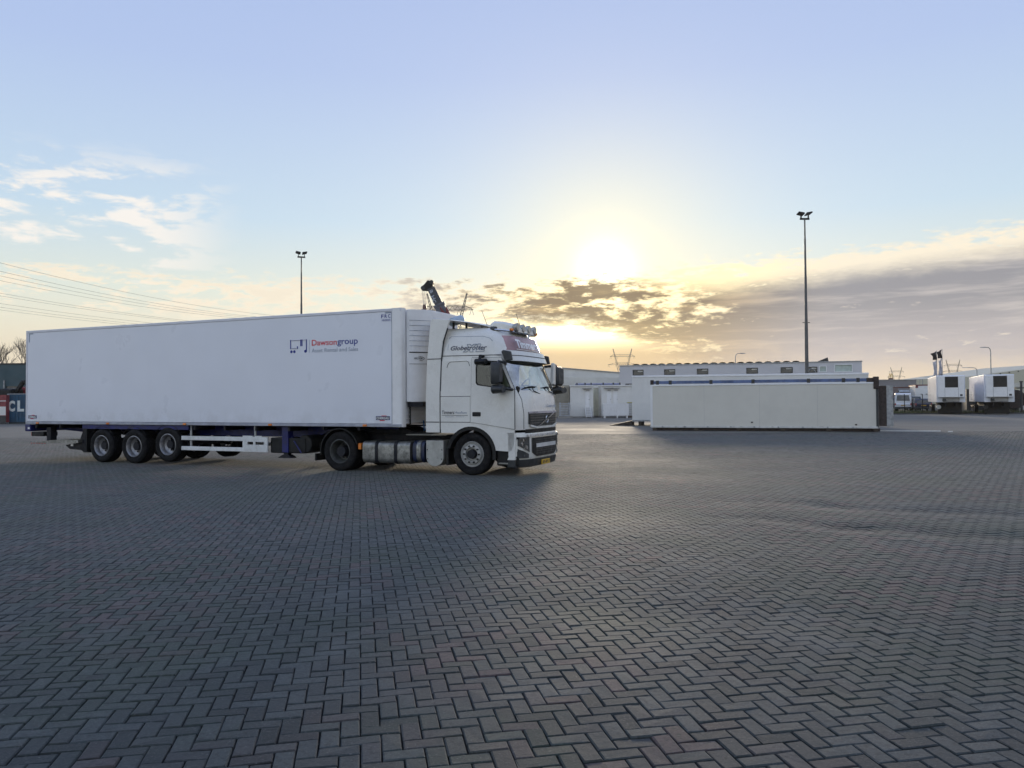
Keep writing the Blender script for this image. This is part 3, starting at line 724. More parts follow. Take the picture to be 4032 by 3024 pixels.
for s in (-1, 1):
    b = MB(); b.plate([(-12.1, 0.47), (-11.9, 0.35), (-11.4, 0.33), (-11.3, 0.26), (-11.1, 0.26), (-11.05, 0.98), (-11.3, 0.98), (-11.5, 0.55)], axis='y', a=s * 0.85, b=s * 1.05)
    b.build('lift_arm', M['chassis'], TR)
b = MB(); b.box(-11.85, -11.75, -1.06, -1.052, 0.44, 0.53); b.build('warning_sticker', M['white'], TR)
b = MB(); b.cyl((-1.25, 0, 0.96), (-1.25, 0, 1.1), 0.045, n=16); b.box(-2.2, -0.25, -0.9, 0.9, 1.09, 1.108); b.build('coupling_plate', M['chassis'], TR)

# ------------------------------------------------------------------ tractor unit (front axle at x = 1.83, drive axle at x = -1.87)
TU = thing('tractor_unit', 'white high-roof lorry tractor unit with roof spotlights and sun visor', 'lorry', RIG_LOC, RIG_RZ)
FX, RX = 1.83, -1.87
def outline(xf, w, dep=0.40, rear=1.03, n=26, p=4.2, q=2.1):
    """plan of the cab at one height: straight flanks, rounded corners, slightly bowed front"""
    pts = []
    for i in range(n + 1):
        th = -pi / 2 + pi * i / n
        sy = sin(th); cx = cos(th)
        pts.append((xf - dep + dep * abs(cx) ** (2 / q), w * math.copysign(abs(sy) ** (2 / p), sy)))
    return pts
LEV = {1.06: (3.17, 1.245), 1.45: (3.18, 1.248), 1.75: (3.15, 1.247), 1.97: (3.09, 1.245), 2.68: (2.83, 1.225), 2.95: (2.77, 1.205), 3.2: (2.66, 1.15), 3.36: (2.52, 1.08), 3.44: (2.36, 1.0), 3.47: (2.15, 0.9)}
def ring3(z, rear=1.03, dx=0.0, dw=0.0):
    xf, w = LEV[z]
    return [(x + dx, y, z) for x, y in outline(xf, w + dw)] + [(rear, w + dw, z), (rear, -w - dw, z)]
b = MB(); b.loft([ring3(z) for z in (1.06, 1.45, 1.75, 1.97)], True, True); b.build('cab_body', M['cab'], TU, smooth=30)
b = MB()
def roof_ring(z):
    r = ring3(z); return [(x, y, z + (0.0 if z < 3.3 else 0.05 * max(0, (2.2 - x)) * 0)) for x, y, z in r]
b.loft([roof_ring(z) for z in (2.68, 2.95, 3.2, 3.36, 3.44, 3.47)], True, True); b.build('cab_roof', M['cab'], TU, smooth=35)
b = MB(); b.box(1.03, 1.96, -1.238, 1.238, 1.971, 2.679); b.build('sleeper_wall', M['cab'], TU)
# windscreen and pillars between belt line and roof
lo, hi = outline(*LEV[1.97]), outline(*LEV[2.68]); n = len(lo)
def screen(i0, i1, name, m, off=0.0, parent=TU, dz0=0.0):
    b = MB(); rows = []
    for k in range(7):
        t = k / 6
        row = []
        for i in range(i0, i1 + 1):
            u = i / (n - 1) * 2 - 1
            z0 = 1.97 + dz0 * (1 - u * u)
            row.append((lo[i][0] * (1 - t) + hi[i][0] * t + off, (lo[i][1] * (1 - t) + hi[i][1] * t) * (1 + off * 0.3), z0 * (1 - t) + 2.68 * t))
        rows.append(row)
    b.loft(rows, False); return b.build(name, m, parent, smooth=60)
ws_glass = glass('windscreen_glass', (0.80, 0.90, 0.90), 0.42)
ws = screen(4, n - 5, 'windscreen', ws_glass, 0.0)
for i0, i1 in ((0, 4), (n - 5, n - 1)): screen(i0, i1, 'windscreen_pillar', M['cab'], 0.004)
# black band at the foot of the screen with the wipers
b = MB(); rows = []
for t in (0, 1):
    rows.append([(lo[i][0] + 0.012 - 0.02 * t, lo[i][1], 1.86 + 0.055 * (2 * i / (n - 1) - 1) ** 2 + 0.115 * t) for i in range(3, n - 3)])
b.loft(rows, False); b.build('scuttle', M['black'], TU, smooth=60)
for y0, y1 in ((-0.95, -0.28), (0.05, 0.72)):
    b = MB(); b.tube([(3.10, y1 + 0.25, 1.88), (3.115, (y0 + y1) / 2 + 0.1, 1.96), (3.10, (y0 + y1) / 2, 2.06)], 0.012, 6); wp = b.build('wiper', M['black'], TU)
    b = MB(); b.tube([(3.065, y0, 2.03), (3.09, (y0 + y1) / 2, 2.065), (3.08, y1, 2.055)], 0.014, 6); b.build('wiper_blade', M['black'], wp)
# doors with windows
def rrect(x0, x1, z0, z1, r, n=4):
    pts = []
    for cx, cz, a0 in ((x1 - r, z0 + r, -90), (x1 - r, z1 - r, 0), (x0 + r, z1 - r, 90), (x0 + r, z0 + r, 180)):
        for k in range(n + 1):
            a = radians(a0 + 90 * k / n); pts.append((cx + r * cos(a), cz + r * sin(a)))
    return pts
door_o = [(1.825, 1.235), (1.95, 1.225), (2.935, 1.085), (2.935, 2.0), (2.62, 2.715), (1.87, 2.745), (1.862, 2.70)]
win_o = [(2.0, 2.10), (2.08, 2.085), (2.80, 1.985), (2.86, 2.03), (2.60, 2.60), (2.55, 2.645), (2.03, 2.675), (1.985, 2.64), (1.965, 2.5), (1.965, 2.15)]
rub_o = [(2.0 + (x - 2.38) * 0.0 + (x - 2.0), z) for x, z in win_o]
def shrink(poly, k):
    cx = sum(p[0] for p in poly) / len(poly); cz = sum(p[1] for p in poly) / len(poly)
    return [(cx + (x - cx) * (1 - k / abs(0.45)), cz + (z - cz) * (1 - k / 0.33)) for x, z in poly]
def rail_of(poly, w, name, m, y0, y1, parent):
    b = MB(); b.plate(poly, [shrink(poly, w)], 'y', y0, y1); return b.build(name, m, parent)
for s in (-1, 1):
    ya, yb = s * 1.232, s * 1.262
    b = MB(); b.plate(door_o, [win_o], 'y', ya, yb); dr = b.build('door', M['cab'], TU)
    rail_of(win_o, 0.028, 'window_seal', M['black'], s * 1.236, s * 1.264, dr)
    b = MB(); b.plate(shrink(win_o, 0.02), (), 'y', s * 1.244, s * 1.250); b.build('window', M['pane'], dr)
    b = MB(); b.plate(rrect(1.875, 2.09, 1.375, 1.475, 0.02), (), 'y', s * 1.262, s * 1.268); b.build('handle', M['black'], dr)
    # dark gap round the door
    b = MB()
    for p, q in zip(door_o, door_o[1:] + door_o[:1]):
        b.bar((p[0], s * 1.2435, p[1]), (q[0], s * 1.2435, q[1]), 0.020, 0.016)
    b.build('door_gap', M['seam'], TU)
    # flank behind the door: sleeper locker flap, waist line, lower skirt
    b = MB(); b.plate([(1.04, 1.245), (1.805, 1.245), (1.805, 1.835), (1.04, 1.835)], (), 'y', s * 1.24, s * 1.256); lk = b.build('locker_flap', M['cab'], TU)
    for (xa, za), (xb, zb) in (((1.03, 1.84), (1.815, 1.84)), ((1.03, 1.238), (1.83, 1.238)), ((1.06, 2.80), (2.6, 2.79))):
        b = MB(); b.bar((xa, s * (1.243 if za < 2.5 else 1.216), za), (xb, s * (1.243 if za < 2.5 else 1.216), zb), 0.012, 0.016); b.build('panel_gap', M['seam'], TU)
    b = MB(); prof = [(1.20, 2.52), (1.24, 2.62), (1.30, 2.655), (1.72, 2.665), (1.77, 2.64), (1.80, 2.55)]
    for p, q in zip(prof[:-1], prof[1:]): b.bar((p[0], s * 1.240, p[1]), (q[0], s * 1.240, q[1]), 0.009, 0.009)
    b.build('swage_line', M['dark'], TU)
    b = MB(); prof = [(1.21, 2.93), (1.225, 3.23), (1.26, 3.26), (2.1, 3.24), (2.28, 3.19), (2.36, 3.12)]
    wz = lambda z: 1.225 + (1.205 - 1.225) * (z - 2.68) / 0.27 if z < 2.95 else 1.205 - 0.055 * (z - 2.95) / 0.25 if z < 3.2 else 1.15 - 0.07 * (z - 3.2) / 0.16
    for p, q in zip(prof[:-1], prof[1:]): b.bar((p[0], s * wz(p[1]), p[1]), (q[0], s * wz(q[1]), q[1]), 0.009, 0.009)
    b.build('swage_line', M['greyp'], TU)
    # wheel-arch skirt under the flank
    b = MB()
    arch = [(FX + 0.60 * cos(radians(a)), 0.50 + 0.60 * sin(radians(a))) for a in range(8, 129, 8)]
    sk = [(1.04, 1.225), (1.815, 1.225), (1.93, 1.215), (2.925, 1.07), (2.915, 0.74), (2.86, 0.60), (2.80, 0.575), (2.43, 0.595)] + arch + [(1.45, 0.985), (1.04, 0.985)]
    b.plate(sk, (), 'y', s * 1.205, s * 1.25); b.build('lower_skirt', M['cab'], TU)
    b = MB()
    for rr, y0, y1 in ((0.60, 0.80, 1.262),):
        pts = [radians(a) for a in range(-12, 176, 9)]
        b.loft([[(FX + r * cos(a), s * yy, 0.50 + r * sin(a)) for r, yy in ((0.555, y0), (0.555, y1), (0.64, y1), (0.64, y0))] for a in pts], True, True)
    b.build('wheel_arch', M['black'], TU, smooth=40)
    b = MB(); b.box(1.16, 1.215, min(s * 0.82, s * 1.22), max(s * 0.82, s * 1.22), 0.22, 0.62); b.build('mud_flap', M['black'], TU)
    b = MB(); b.box(2.45, 3.0, min(s * 0.7, s * 1.19), max(s * 0.7, s * 1.19), 0.24, 0.60); st = b.build('entry_step', M['black'], TU, bevel=0.03)
    b = MB(); b.box(2.52, 2.86, min(s * 1.10, s * 1.215), max(s * 1.10, s * 1.215), 0.285, 0.315); b.build('step_tread', M['alu'], st)
    # tall side fairing behind the cab
    fp = [(0.63, 0.985), (1.005, 0.985), (1.005, 1.9), (1.045, 2.72), (1.10, 3.15), (1.22, 3.47), (1.30, 3.66), (0.86, 3.70), (0.80, 3.69), (0.765, 3.63), (0.675, 2.75), (0.63, 1.9)]
    b = MB(); b.plate(fp, (), 'y', s * 1.20, s * 1.255); fr = b.build('side_fairing', M['cab'], TU, bevel=0.02)
    for (xa, za), (xb, zb) in (((0.68, 2.735), (1.045, 2.735)), ((0.635, 1.238), (1.0, 1.238))):
        b = MB(); b.bar((xa, s * 1.252, za), (xb, s * 1.252, zb), 0.014, 0.02); b.build('panel_gap', M['seam'], fr)
    b = MB(); cl = [(1.014, 0.99), (1.016, 1.9), (1.052, 2.72), (1.11, 3.15), (1.225, 3.46)]
    for p, q in zip(cl[:-1], cl[1:]): b.bar((p[0], s * 1.235, p[1]), (q[0], s * 1.235, q[1]), 0.02, 0.03)
    b.build('panel_gap', M['seam'], TU)
# roof deflector: rises to the trailer height behind, feathered to the roof in front
b = MB(); rows = []
for x, z, w in ((0.80, 3.70, 1.20), (1.30, 3.665, 1.18), (1.73, 3.60, 1.12), (2.12, 3.515, 1.02)):
    rows.append([(x, -w, z - 0.02), (x, -w * 0.9, z), (x, 0, z + 0.03), (x, w * 0.9, z), (x, w, z - 0.02), (x, w * 0.9, z - 0.035), (x, 0, z - 0.01), (x, -w * 0.9, z - 0.035)])
b.loft(rows, True, True); b.build('roof_deflector', M['cab'], TU, smooth=40)
b = MB()
for yy in (-0.8, 0.8):
    b.bar((1.5, yy, 3.40), (1.5, yy, 3.60), 0.04, 0.04); b.bar((1.15, yy, 3.40), (1.15, yy, 3.64), 0.04, 0.04)
b.build('deflector_bracket', M['dark'], TU)
b = MB(); b.cyl((0.92, -0.45, 3.68), (0.92, 0.05, 3.80), 0.11, n=20); b.build('exhaust_snorkel', mat('pale_blue_plastic', (0.35, 0.45, 0.52), 0.4), TU, smooth=40, bevel=0.02)
# roof hatch fairing
b = MB(); rows = []
for x, z, w in ((2.02, 3.40, 0.60), (2.04, 3.60, 0.62), (2.12, 3.645, 0.62), (2.35, 3.625, 0.60), (2.6, 3.54, 0.55), (2.72, 3.44, 0.5)):
    rows.append([(x, -w, 3.36), (x, -w, z - 0.05), (x, -w * 0.88, z), (x, w * 0.88, z), (x, w, z - 0.05), (x, w, 3.36)])
b.loft(rows, True, True); b.build('roof_air_conditioner', M['cab'], TU, smooth=40)
# lamp bar with four round spotlights
b = MB(); b.tube([(2.30, -0.98, 3.40), (2.50, -0.90, 3.38), (2.66, -0.72, 3.36), (2.70, 0, 3.365), (2.66, 0.72, 3.36), (2.50, 0.90, 3.38), (2.30, 0.98, 3.40)], 0.028, 8); b.build('lamp_bar', M['chrome'], TU, smooth=40)
for yy in (-0.54, -0.18, 0.18, 0.54):
    b = MB()
    rows = [[(x, yy + r * cos(2 * pi * k / 20), 3.475 + r * sin(2 * pi * k / 20)) for k in range(20)] for x, r in ((2.60, 0.03), (2.61, 0.06), (2.65, 0.085), (2.72, 0.098), (2.735, 0.096))]
    b.loft(rows, True, True); sl = b.build('spotlight', mat('spot_housing', (0.40, 0.40, 0.38), 0.35, 0.5), TU, smooth=40)
    b = MB(); b.cyl((2.735, yy, 3.475), (2.742, yy, 3.475), 0.086, n=20); b.build('lens', mat('spot_cover', (0.50, 0.48, 0.42), 0.3), sl)
for yy in (-0.75, 0.75):
    b = MB(); b.cyl((2.62, yy, 3.40), (2.70, yy, 3.40), 0.035, n=12); b.build('marker_lamp', M['orange'], TU)
# illuminated name board under the lamps
b = MB(); o2, o3 = outline(2.80, 1.10, 0.30), outline(2.68, 1.02, 0.30); nn = len(o2)
b.loft([[(o2[i][0] + 0.02, o2[i][1], 2.91) for i in range(3, nn - 3)], [(o3[i][0] + 0.03, o3[i][1], 3.22) for i in range(3, nn - 3)],
        [(o3[i][0] + 0.005, o3[i][1] * 0.98, 3.255) for i in range(3, nn - 3)]], False)
b.build('name_board', mat('board_red_glare_wash', (0.43, 0.26, 0.26), 0.35, coat=0.3, var=0.25, scale=1.5), TU, smooth=40)  # board red paled in its colour to stand in for glare
vd = Vector((-0.11, 0, 0.31)).normalized()
lettering('Timmers', M['white'], TU, (2.838, -0.86, 2.955), (0, 1, 0), vd, 1.35, 0.22, bold=0.03, depth=0.02)
b = MB(); b.box(2.828, 2.84, -0.86, 0.7, 2.925, 2.94); b.build('board_line', M['white'], TU)
# sun visor
b = MB(); rows = []
ov = outline(2.98, 1.19, 0.42); oi = outline(2.86, 1.14, 0.35)
for (o, dx, z) in ((oi, 0.0, 2.90), (oi, 0.03, 2.895), (ov, 0.0, 2.655), (ov, -0.015, 2.645)):
    rows.append([(o[i][0] + dx, o[i][1], z - 0.05 * abs(o[i][1]) * 0) for i in range(2, nn - 2)])
b.loft(rows, False); vs = b.build('sun_visor', M['cab'], TU, smooth=45)
md = vs.modifiers.new('thick', 'SOLIDIFY'); md.thickness = 0.02
b = MB(); rows = [[(o[i][0] + dx, o[i][1], z) for i in range(2, nn - 2)] for o, dx, z in ((outline(2.92, 1.165, .385), 0.016, 2.79), (outline(2.92, 1.165, .385), 0.021, 2.772))]
b.loft(rows, False); b.build('visor_line', M['seam'], vs)
for s in (-1, 1):
    b = MB(); b.plate([(2.60, 2.86), (2.64, 2.90), (2.84, 2.86), (2.88, 2.66), (2.70, 2.64)], (), 'y', s * 1.17, s * 1.235); b.build('visor_end', M['dark'], TU, bevel=0.02)
# mirrors: arm, tall housing, wide-angle housing, kerb mirror above the door
for s, mx, my, mw in ((-1, 2.62, 1.36, 0.25), (1, 2.98, 1.30, 0.44)):
    mr = sub('mirror', TU)
    b = MB(); b.tube([(2.72, s * 1.21, 2.60), (mx, s * (my + 0.05), 2.63), (mx, s * (my + 0.12), 2.58)], 0.032, 8); b.tube([(2.93, s * 1.22, 1.98), (mx + 0.1, s * (my + 0.02), 2.02), (mx, s * (my + 0.1), 2.12)], 0.035, 8)
    b.build('mirror_arm', M['dark'], mr, smooth=40)
    oc = ((0.0, 2.16), (0.03, 2.11), (mw - 0.03, 2.11), (mw, 2.16), (mw, 2.56), (mw - 0.04, 2.61), (0.04, 2.61), (0.0, 2.56))
    rows = [[(mx - 0.11 + d, s * (my + mw / 2 + (dy - mw / 2) * k), 2.36 + (z - 2.36) * k) for dy, z in oc] for d, k in ((0, 1), (0.13, 1), (0.20, 0.8))]
    b = MB(); b.loft(rows, True, True); b.build('mirror_housing', M['dark'], mr, smooth=40)
    b = MB(); b.box(mx - 0.117, mx - 0.111, min(s * (my + 0.02), s * (my + mw - 0.02)), max(s * (my + 0.02), s * (my + mw - 0.02)), 2.15, 2.57); b.build('mirror_glass', M['chrome'], mr)
    b = MB(); rows = [[(mx - 0.10 + 0.26 * k, s * (my + mw / 2 + (mw / 2 + 0.02 - 0.03 * k) * cos(a)), 1.995 + (0.105 - 0.025 * k) * sin(a)) for a in [2 * pi * i / 16 for i in range(16)]] for k in (0, 0.5, 1)]
    b.loft(rows, True, True); b.build('wide_angle_mirror', M['dark'], mr, smooth=40)
    if s > 0:
        b = MB(); b.loft([[(2.93 + d, y, z) for y, z in ((1.06, 2.14), (1.24, 2.12), (1.25, 2.66), (1.12, 2.69))] for d in (0, 0.09)], True, True); b.build('mirror_cover', M['cab'], mr, bevel=0.02)
    else:
        b = MB(); b.tube([(2.15, s * 1.24, 2.76), (2.16, s * 1.42, 2.76), (2.16, s * 1.44, 2.68)], 0.04, 8); b.loft([[(2.06 + 0.13 * k, s * (1.44 + 0.10 * cos(a)), 2.63 + 0.07 * sin(a)) for a in [2 * pi * i / 12 for i in range(12)]] for k in (0, 1, 2)], True, True)
        b.build('kerb_mirror', M['black'], mr, smooth=40)
def front_pt(y, z, w=1.245, xf=3.18, dep=0.40, off=0.0):
    yy = min(0.999, abs(y) / w); th = math.asin(yy ** (4.2 / 2)); return (xf - dep + dep * max(0, cos(th)) ** (2 / 2.1) + off, y, z)
# front: bonnet panel seams, grilles, headlamps, bumper
for s in (-1, 1):
    b = MB(); pts = [front_pt(s * 1.10, 1.95, xf=3.095), front_pt(s * 1.06, 1.75, xf=3.15), front_pt(s * 1.04, 1.45), front_pt(s * 1.03, 1.08, xf=3.17)]
    for p, q in zip(pts[:-1], pts[1:]): b.bar(p, q, 0.012, 0.012)
    b.build('panel_gap', M['seam'], TU)
def front_panel(name, y0, y1, zf0, zf1, m, off, parent=TU, k=14, xf=3.18, thick=0.0):
    b = MB(); rows = []
    ys_ = [y0 + (y1 - y0) * i / k for i in range(k + 1)]
    for zf, oo in ((zf0, off - thick), (zf0, off), (zf1, off), (zf1, off - thick)):
        rows.append([front_pt(y, zf(y) if callable(zf) else zf, xf=xf, off=oo) for y in ys_])
    b.loft(rows, False); return b.build(name, m, parent, smooth=40)
gr = front_panel('upper_grille', -0.90, 0.90, lambda y: 1.135 + 0.06 * max(0, abs(y) - 0.55) / 0.35, 1.475, M['dark'], 0.006)
front_panel('grille_rim', -0.90, 0.90, 1.435, 1.480, mat('pinkish_grey_trim', (0.50, 0.46, 0.48), 0.4), 0.02, gr, thick=0.02)
for k in range(4): front_panel('grille_slat', -0.86, 0.86, 1.20 + k * 0.06, 1.222 + k * 0.06, mat('grille_slat_grey', (0.10, 0.095, 0.085), 0.45), 0.028, gr, thick=0.03)
front_panel('grille_rim', -0.86, 0.86, lambda y: 1.085 + 0.06 * max(0, abs(y) - 0.55) / 0.35, lambda y: 1.13 + 0.06 * max(0, abs(y) - 0.55) / 0.35, M['cab'], 0.03, gr, thick=0.03)
b = MB(); b.bar((3.23, -0.50, 1.14), (3.235, 0.50, 1.43), 0.012, 0.022); b.build('grille_bar', M['chrome'], gr)
b = MB(); rr = [(3.24, 0.075 * cos(2 * pi * k / 20), 1.285 + 0.075 * sin(2 * pi * k / 20)) for k in range(21)]; b.tube(rr, 0.013, 6); b.build('emblem_ring', M['chrome'], gr)
lettering('VOLVO', M['ink'], gr, (3.203, -0.84, 1.446), (0, 1, 0), VZD, 0.34, 0.03, bold=0.01, depth=0.012)
lettering('Globetrotter', M['greyp'], TU, (3.20, 0.12, 1.575), (0, 1, 0), VZD, 0.62, 0.07, shear=0.3, bold=0.02, depth=0.006)
front_panel('grille_gap', -1.0, 0.95, 0.985, 1.075, M['black'], 0.0)
# bumper
bo = lambda z, xf, w=1.25, dep=0.42: [(x, y, z) for x, y in outline(xf, w, dep, 0)] + [(2.94, w, z), (2.94, -w, z)]
b = MB(); b.loft([bo(0.385, 3.17), bo(0.45, 3.20), bo(0.95, 3.19), bo(1.0, 3.17)], True, True); bp = b.build('bumper', M['cab'], TU, smooth=35)
b = MB(); b.loft([bo(0.195, 3.10, 1.20), bo(0.22, 3.16, 1.235), bo(0.383, 3.195, 1.245)], True, True); b.build('bumper_lip', M['dark'], TU, smooth=35)
front_panel('lower_grille', -0.80, 0.80, lambda y: 0.435 + 0.10 * max(0, abs(y) - 0.6) / 0.2, 0.875, M['black'], 0.028, bp)
for k in range(7):
    if 2.5 < k < 3.6: continue
    front_panel('grille_slat', -0.62, 0.62, 0.50 + k * 0.052, 0.515 + k * 0.052, M['dark'], 0.034, bp, thick=0.01)
front_panel('bumper_blade', -0.62, 0.66, 0.645, 0.735, mat('blade_grey', (0.62, 0.62, 0.60), 0.35), 0.045, bp, thick=0.03)
front_panel('bumper_brow', -0.98, 0.98, 0.905, 0.955, mat('chrome_trim', (0.75, 0.76, 0.76), 0.25, 0.6), 0.045, bp, thick=0.03)
for s in (-1, 1):
    y0, y1 = sorted((s * 0.90, s * 1.19))
    hl = front_panel('headlamp', y0, y1, lambda y: 0.545 + 0.16 * (abs(y) - 0.90) / 0.29, 0.90, mat('headlamp_bowl', (0.10, 0.11, 0.12), 0.2, 0.3), 0.026)
    for k, (yy, zz, r_) in enumerate(((1.07, 0.83, 0.035), (1.10, 0.745, 0.045), (1.02, 0.66, 0.055))):
        q = front_pt(s * yy, zz, off=0.026); b = MB(); b.cyl(q, (q[0] + 0.012, q[1] + s * 0.006, q[2]), r_, n=16); b.build('reflector', M['chrome'], hl)
    front_panel('headlamp_glass', y0, y1, lambda y: 0.545 + 0.16 * (abs(y) - 0.90) / 0.29, 0.90, M['lamp'], 0.042, hl)
    fg = front_panel('fog_lamp', y0 + (0.0 if s < 0 else 0.02), y1 - (0.02 if s < 0 else 0.0), 0.42, lambda y: 0.50 + 0.13 * (abs(y) - 0.90) / 0.29, M['dark'], 0.026)
    q = front_pt(s * 1.05, 0.47, off=0.027); b = MB(); b.cyl(q, (q[0] + 0.01, q[1], q[2]), 0.04, n=14); b.build('lens', M['lamp'], fg)
    b = MB(); b.box(2.98, 3.06, min(s * 1.252, s * 1.262), max(s * 1.252, s * 1.262), 0.855, 0.905); b.build('side_repeater', M['black'], TU)
    b = MB(); b.cyl((2.99, s * 1.25, 0.445), (2.99, s * 1.26, 0.445), 0.025, n=12); b.build('towing_cap', M['black'], TU)
    q1 = front_pt(s * 0.99, 0.39, off=0.03)
b = MB(); b.box(3.197, 3.222, -0.28, 0.24, 0.225, 0.335); npl = b.build('number_plate', M['yellow'], TU, bevel=0.005)
lettering('BP-BP-7', M['ink'], npl, (3.2235, -0.24, 0.245), (0, 1, 0), VZD, 0.44, 0.07, bold=0.02)
# print on the flank
Y2 = -1.216
lettering('Globetrotter', mat('slate_print', (0.07, 0.075, 0.11), 0.5), TU, (1.285, -1.2075, 2.925), UXD, (0, 0.06, 1), 0.95, 0.105, shear=0.3, bold=0.018, depth=0.004)
b = MB()
def xl(pts):
    for p, q in zip(pts, pts[1:] + pts[:1]): b.bar((1.62 + p[0], -1.212 + (2.90 + p[1] - 2.95) * 0.12, 2.88 + p[1]), (1.62 + q[0], -1.212 + (2.90 + q[1] - 2.95) * 0.12, 2.88 + q[1]), 0.010, 0.010)
xl([(0.10, 0.18), (0.18, 0.18), (0.21, 0.13), (0.27, 0.18), (0.35, 0.18), (0.24, 0.09), (0.26, 0.0), (0.18, 0.0), (0.16, 0.05), (0.08, 0.0), (0.0, 0.0), (0.13, 0.09)])
xl([(0.37, 0.18), (0.45, 0.18), (0.42, 0.04), (0.55, 0.04), (0.54, 0.0), (0.33, 0.0)])
b.build('model_letters', M['greyp'], TU)
lettering('Timmers', M['ink'], TU, (1.07, -1.2575, 1.425), UXD, VZD, 0.32, 0.085, bold=0.015)
lettering('Haaften', M['greyp'], TU, (1.41, -1.2575, 1.43), UXD, VZD, 0.32, 0.065, bold=0.0)
b = MB(); b.box(1.065, 1.75, -1.2595, -1.2555, 1.392, 1.401); b.build('print_line', M['ink'], TU)
lettering('Pijnacker - Holland', M['greyp'], TU, (1.16, -1.2575, 1.348), UXD, VZD, 0.50, 0.032)
# cab inside
b = MB(); b.box(2.45, 2.98, -1.12, 1.12, 1.86, 2.07); b.build('dashboard', M['black'], TU, bevel=0.05)
for yy in (-0.62, 0.62):
    b = MB(); b.box(1.98, 2.10, yy - 0.25, yy + 0.25, 1.5, 2.33); b.box(1.99, 2.09, yy - 0.14, yy + 0.14, 2.33, 2.52); b.build('seat', mat('seat_fabric', (0.05, 0.055, 0.06), 0.9), TU, bevel=0.04)
b = MB(); b.tube([(2.42 + 0.10 * sin(2 * pi * k / 24), 0.62 + 0.22 * cos(2 * pi * k / 24), 2.10 + 0.17 * sin(2 * pi * k / 24)) for k in range(25)], 0.018, 6); b.build('steering_wheel', M['black'], TU)
b = MB(); b.box(1.965, 1.975, -1.2, 1.2, 1.98, 2.66); b.build('sleeper_curtain', mat('curtain_grey', (0.12, 0.12, 0.11), 0.9), TU)
b = MB(); b.box(2.60, 2.79, -1.0, 1.0, 2.655, 2.678); b.build('headliner_edge', M['dark'], TU)
b = MB(); b.cyl((2.9, -0.95, 2.12), (2.905, -0.95, 2.12), 0.04, n=14); b.build('windscreen_sticker', mat('green_sticker', (0.03, 0.18, 0.08), 0.5), TU)
# aerials and air horn on the roof
for p, q in (((2.10, -0.85, 3.46), (1.97, -0.92, 3.86)), ((2.62, -0.15, 3.55), (2.52, -0.15, 3.84)), ((1.95, -0.9, 3.45), (1.95, -0.9, 3.54))):
    b = MB(); b.cyl(p, q, 0.008, 0.005, 6); b.build('aerial', M['dark'], TU)
b = MB(); b.cyl((2.22, -0.93, 3.43), (2.34, -0.95, 3.41), 0.05, 0.065, 10); b.build('work_lamp', M['dark'], TU)
# chassis, tanks, catwalk, coupling
NAVY = mat('tank_navy_paint', (0.012, 0.020, 0.055), 0.45, var=0.3, scale=5, dirt=(0.03, 0.03, 0.03), dirt_amt=0.5)
for s in (-1, 1):
    b = MB(); b.box(-2.55, 2.9, min(s * 0.38, s * 0.46), max(s * 0.38, s * 0.46), 0.62, 0.90); b.build('chassis_beam', M['chassis'], TU)
b = MB(); b.box(-2.5, 1.0, -0.375, 0.375, 0.66, 0.74); b.build('cross_member', M['chassis'], TU)
b = MB(); b.box(-0.10, 1.02, -0.95, 0.95, 0.905, 0.93); b.build('catwalk', M['alu'], TU)
b = MB(); b.plate([(-2.15, 1.03), (-1.3, 1.085), (-0.55, 1.085), (-0.25, 0.98), (0.36, 0.935), (0.36, 0.92), (-2.1, 0.92)], (), 'y', -0.46, 0.46); b.build('fifth_wheel', M['chassis'], TU)
b = MB(); b.tube([(0.62, -0.4, 1.6), (0.3, -0.45, 1.15), (0.1, -0.4, 1.0), (0.02, -0.3, 1.25)], 0.018, 8); b.build('air_hose', mat('blue_hose', (0.02, 0.10, 0.25), 0.5), TU)
b = MB(); b.tube([(0.62, 0.1, 1.7), (0.36, 0.05, 1.2), (0.15, 0.1, 1.05), (0.02, 0.1, 1.3)], 0.018, 8); b.build('air_hose', mat('red_hose', (0.25, 0.02, 0.02), 0.5), TU)
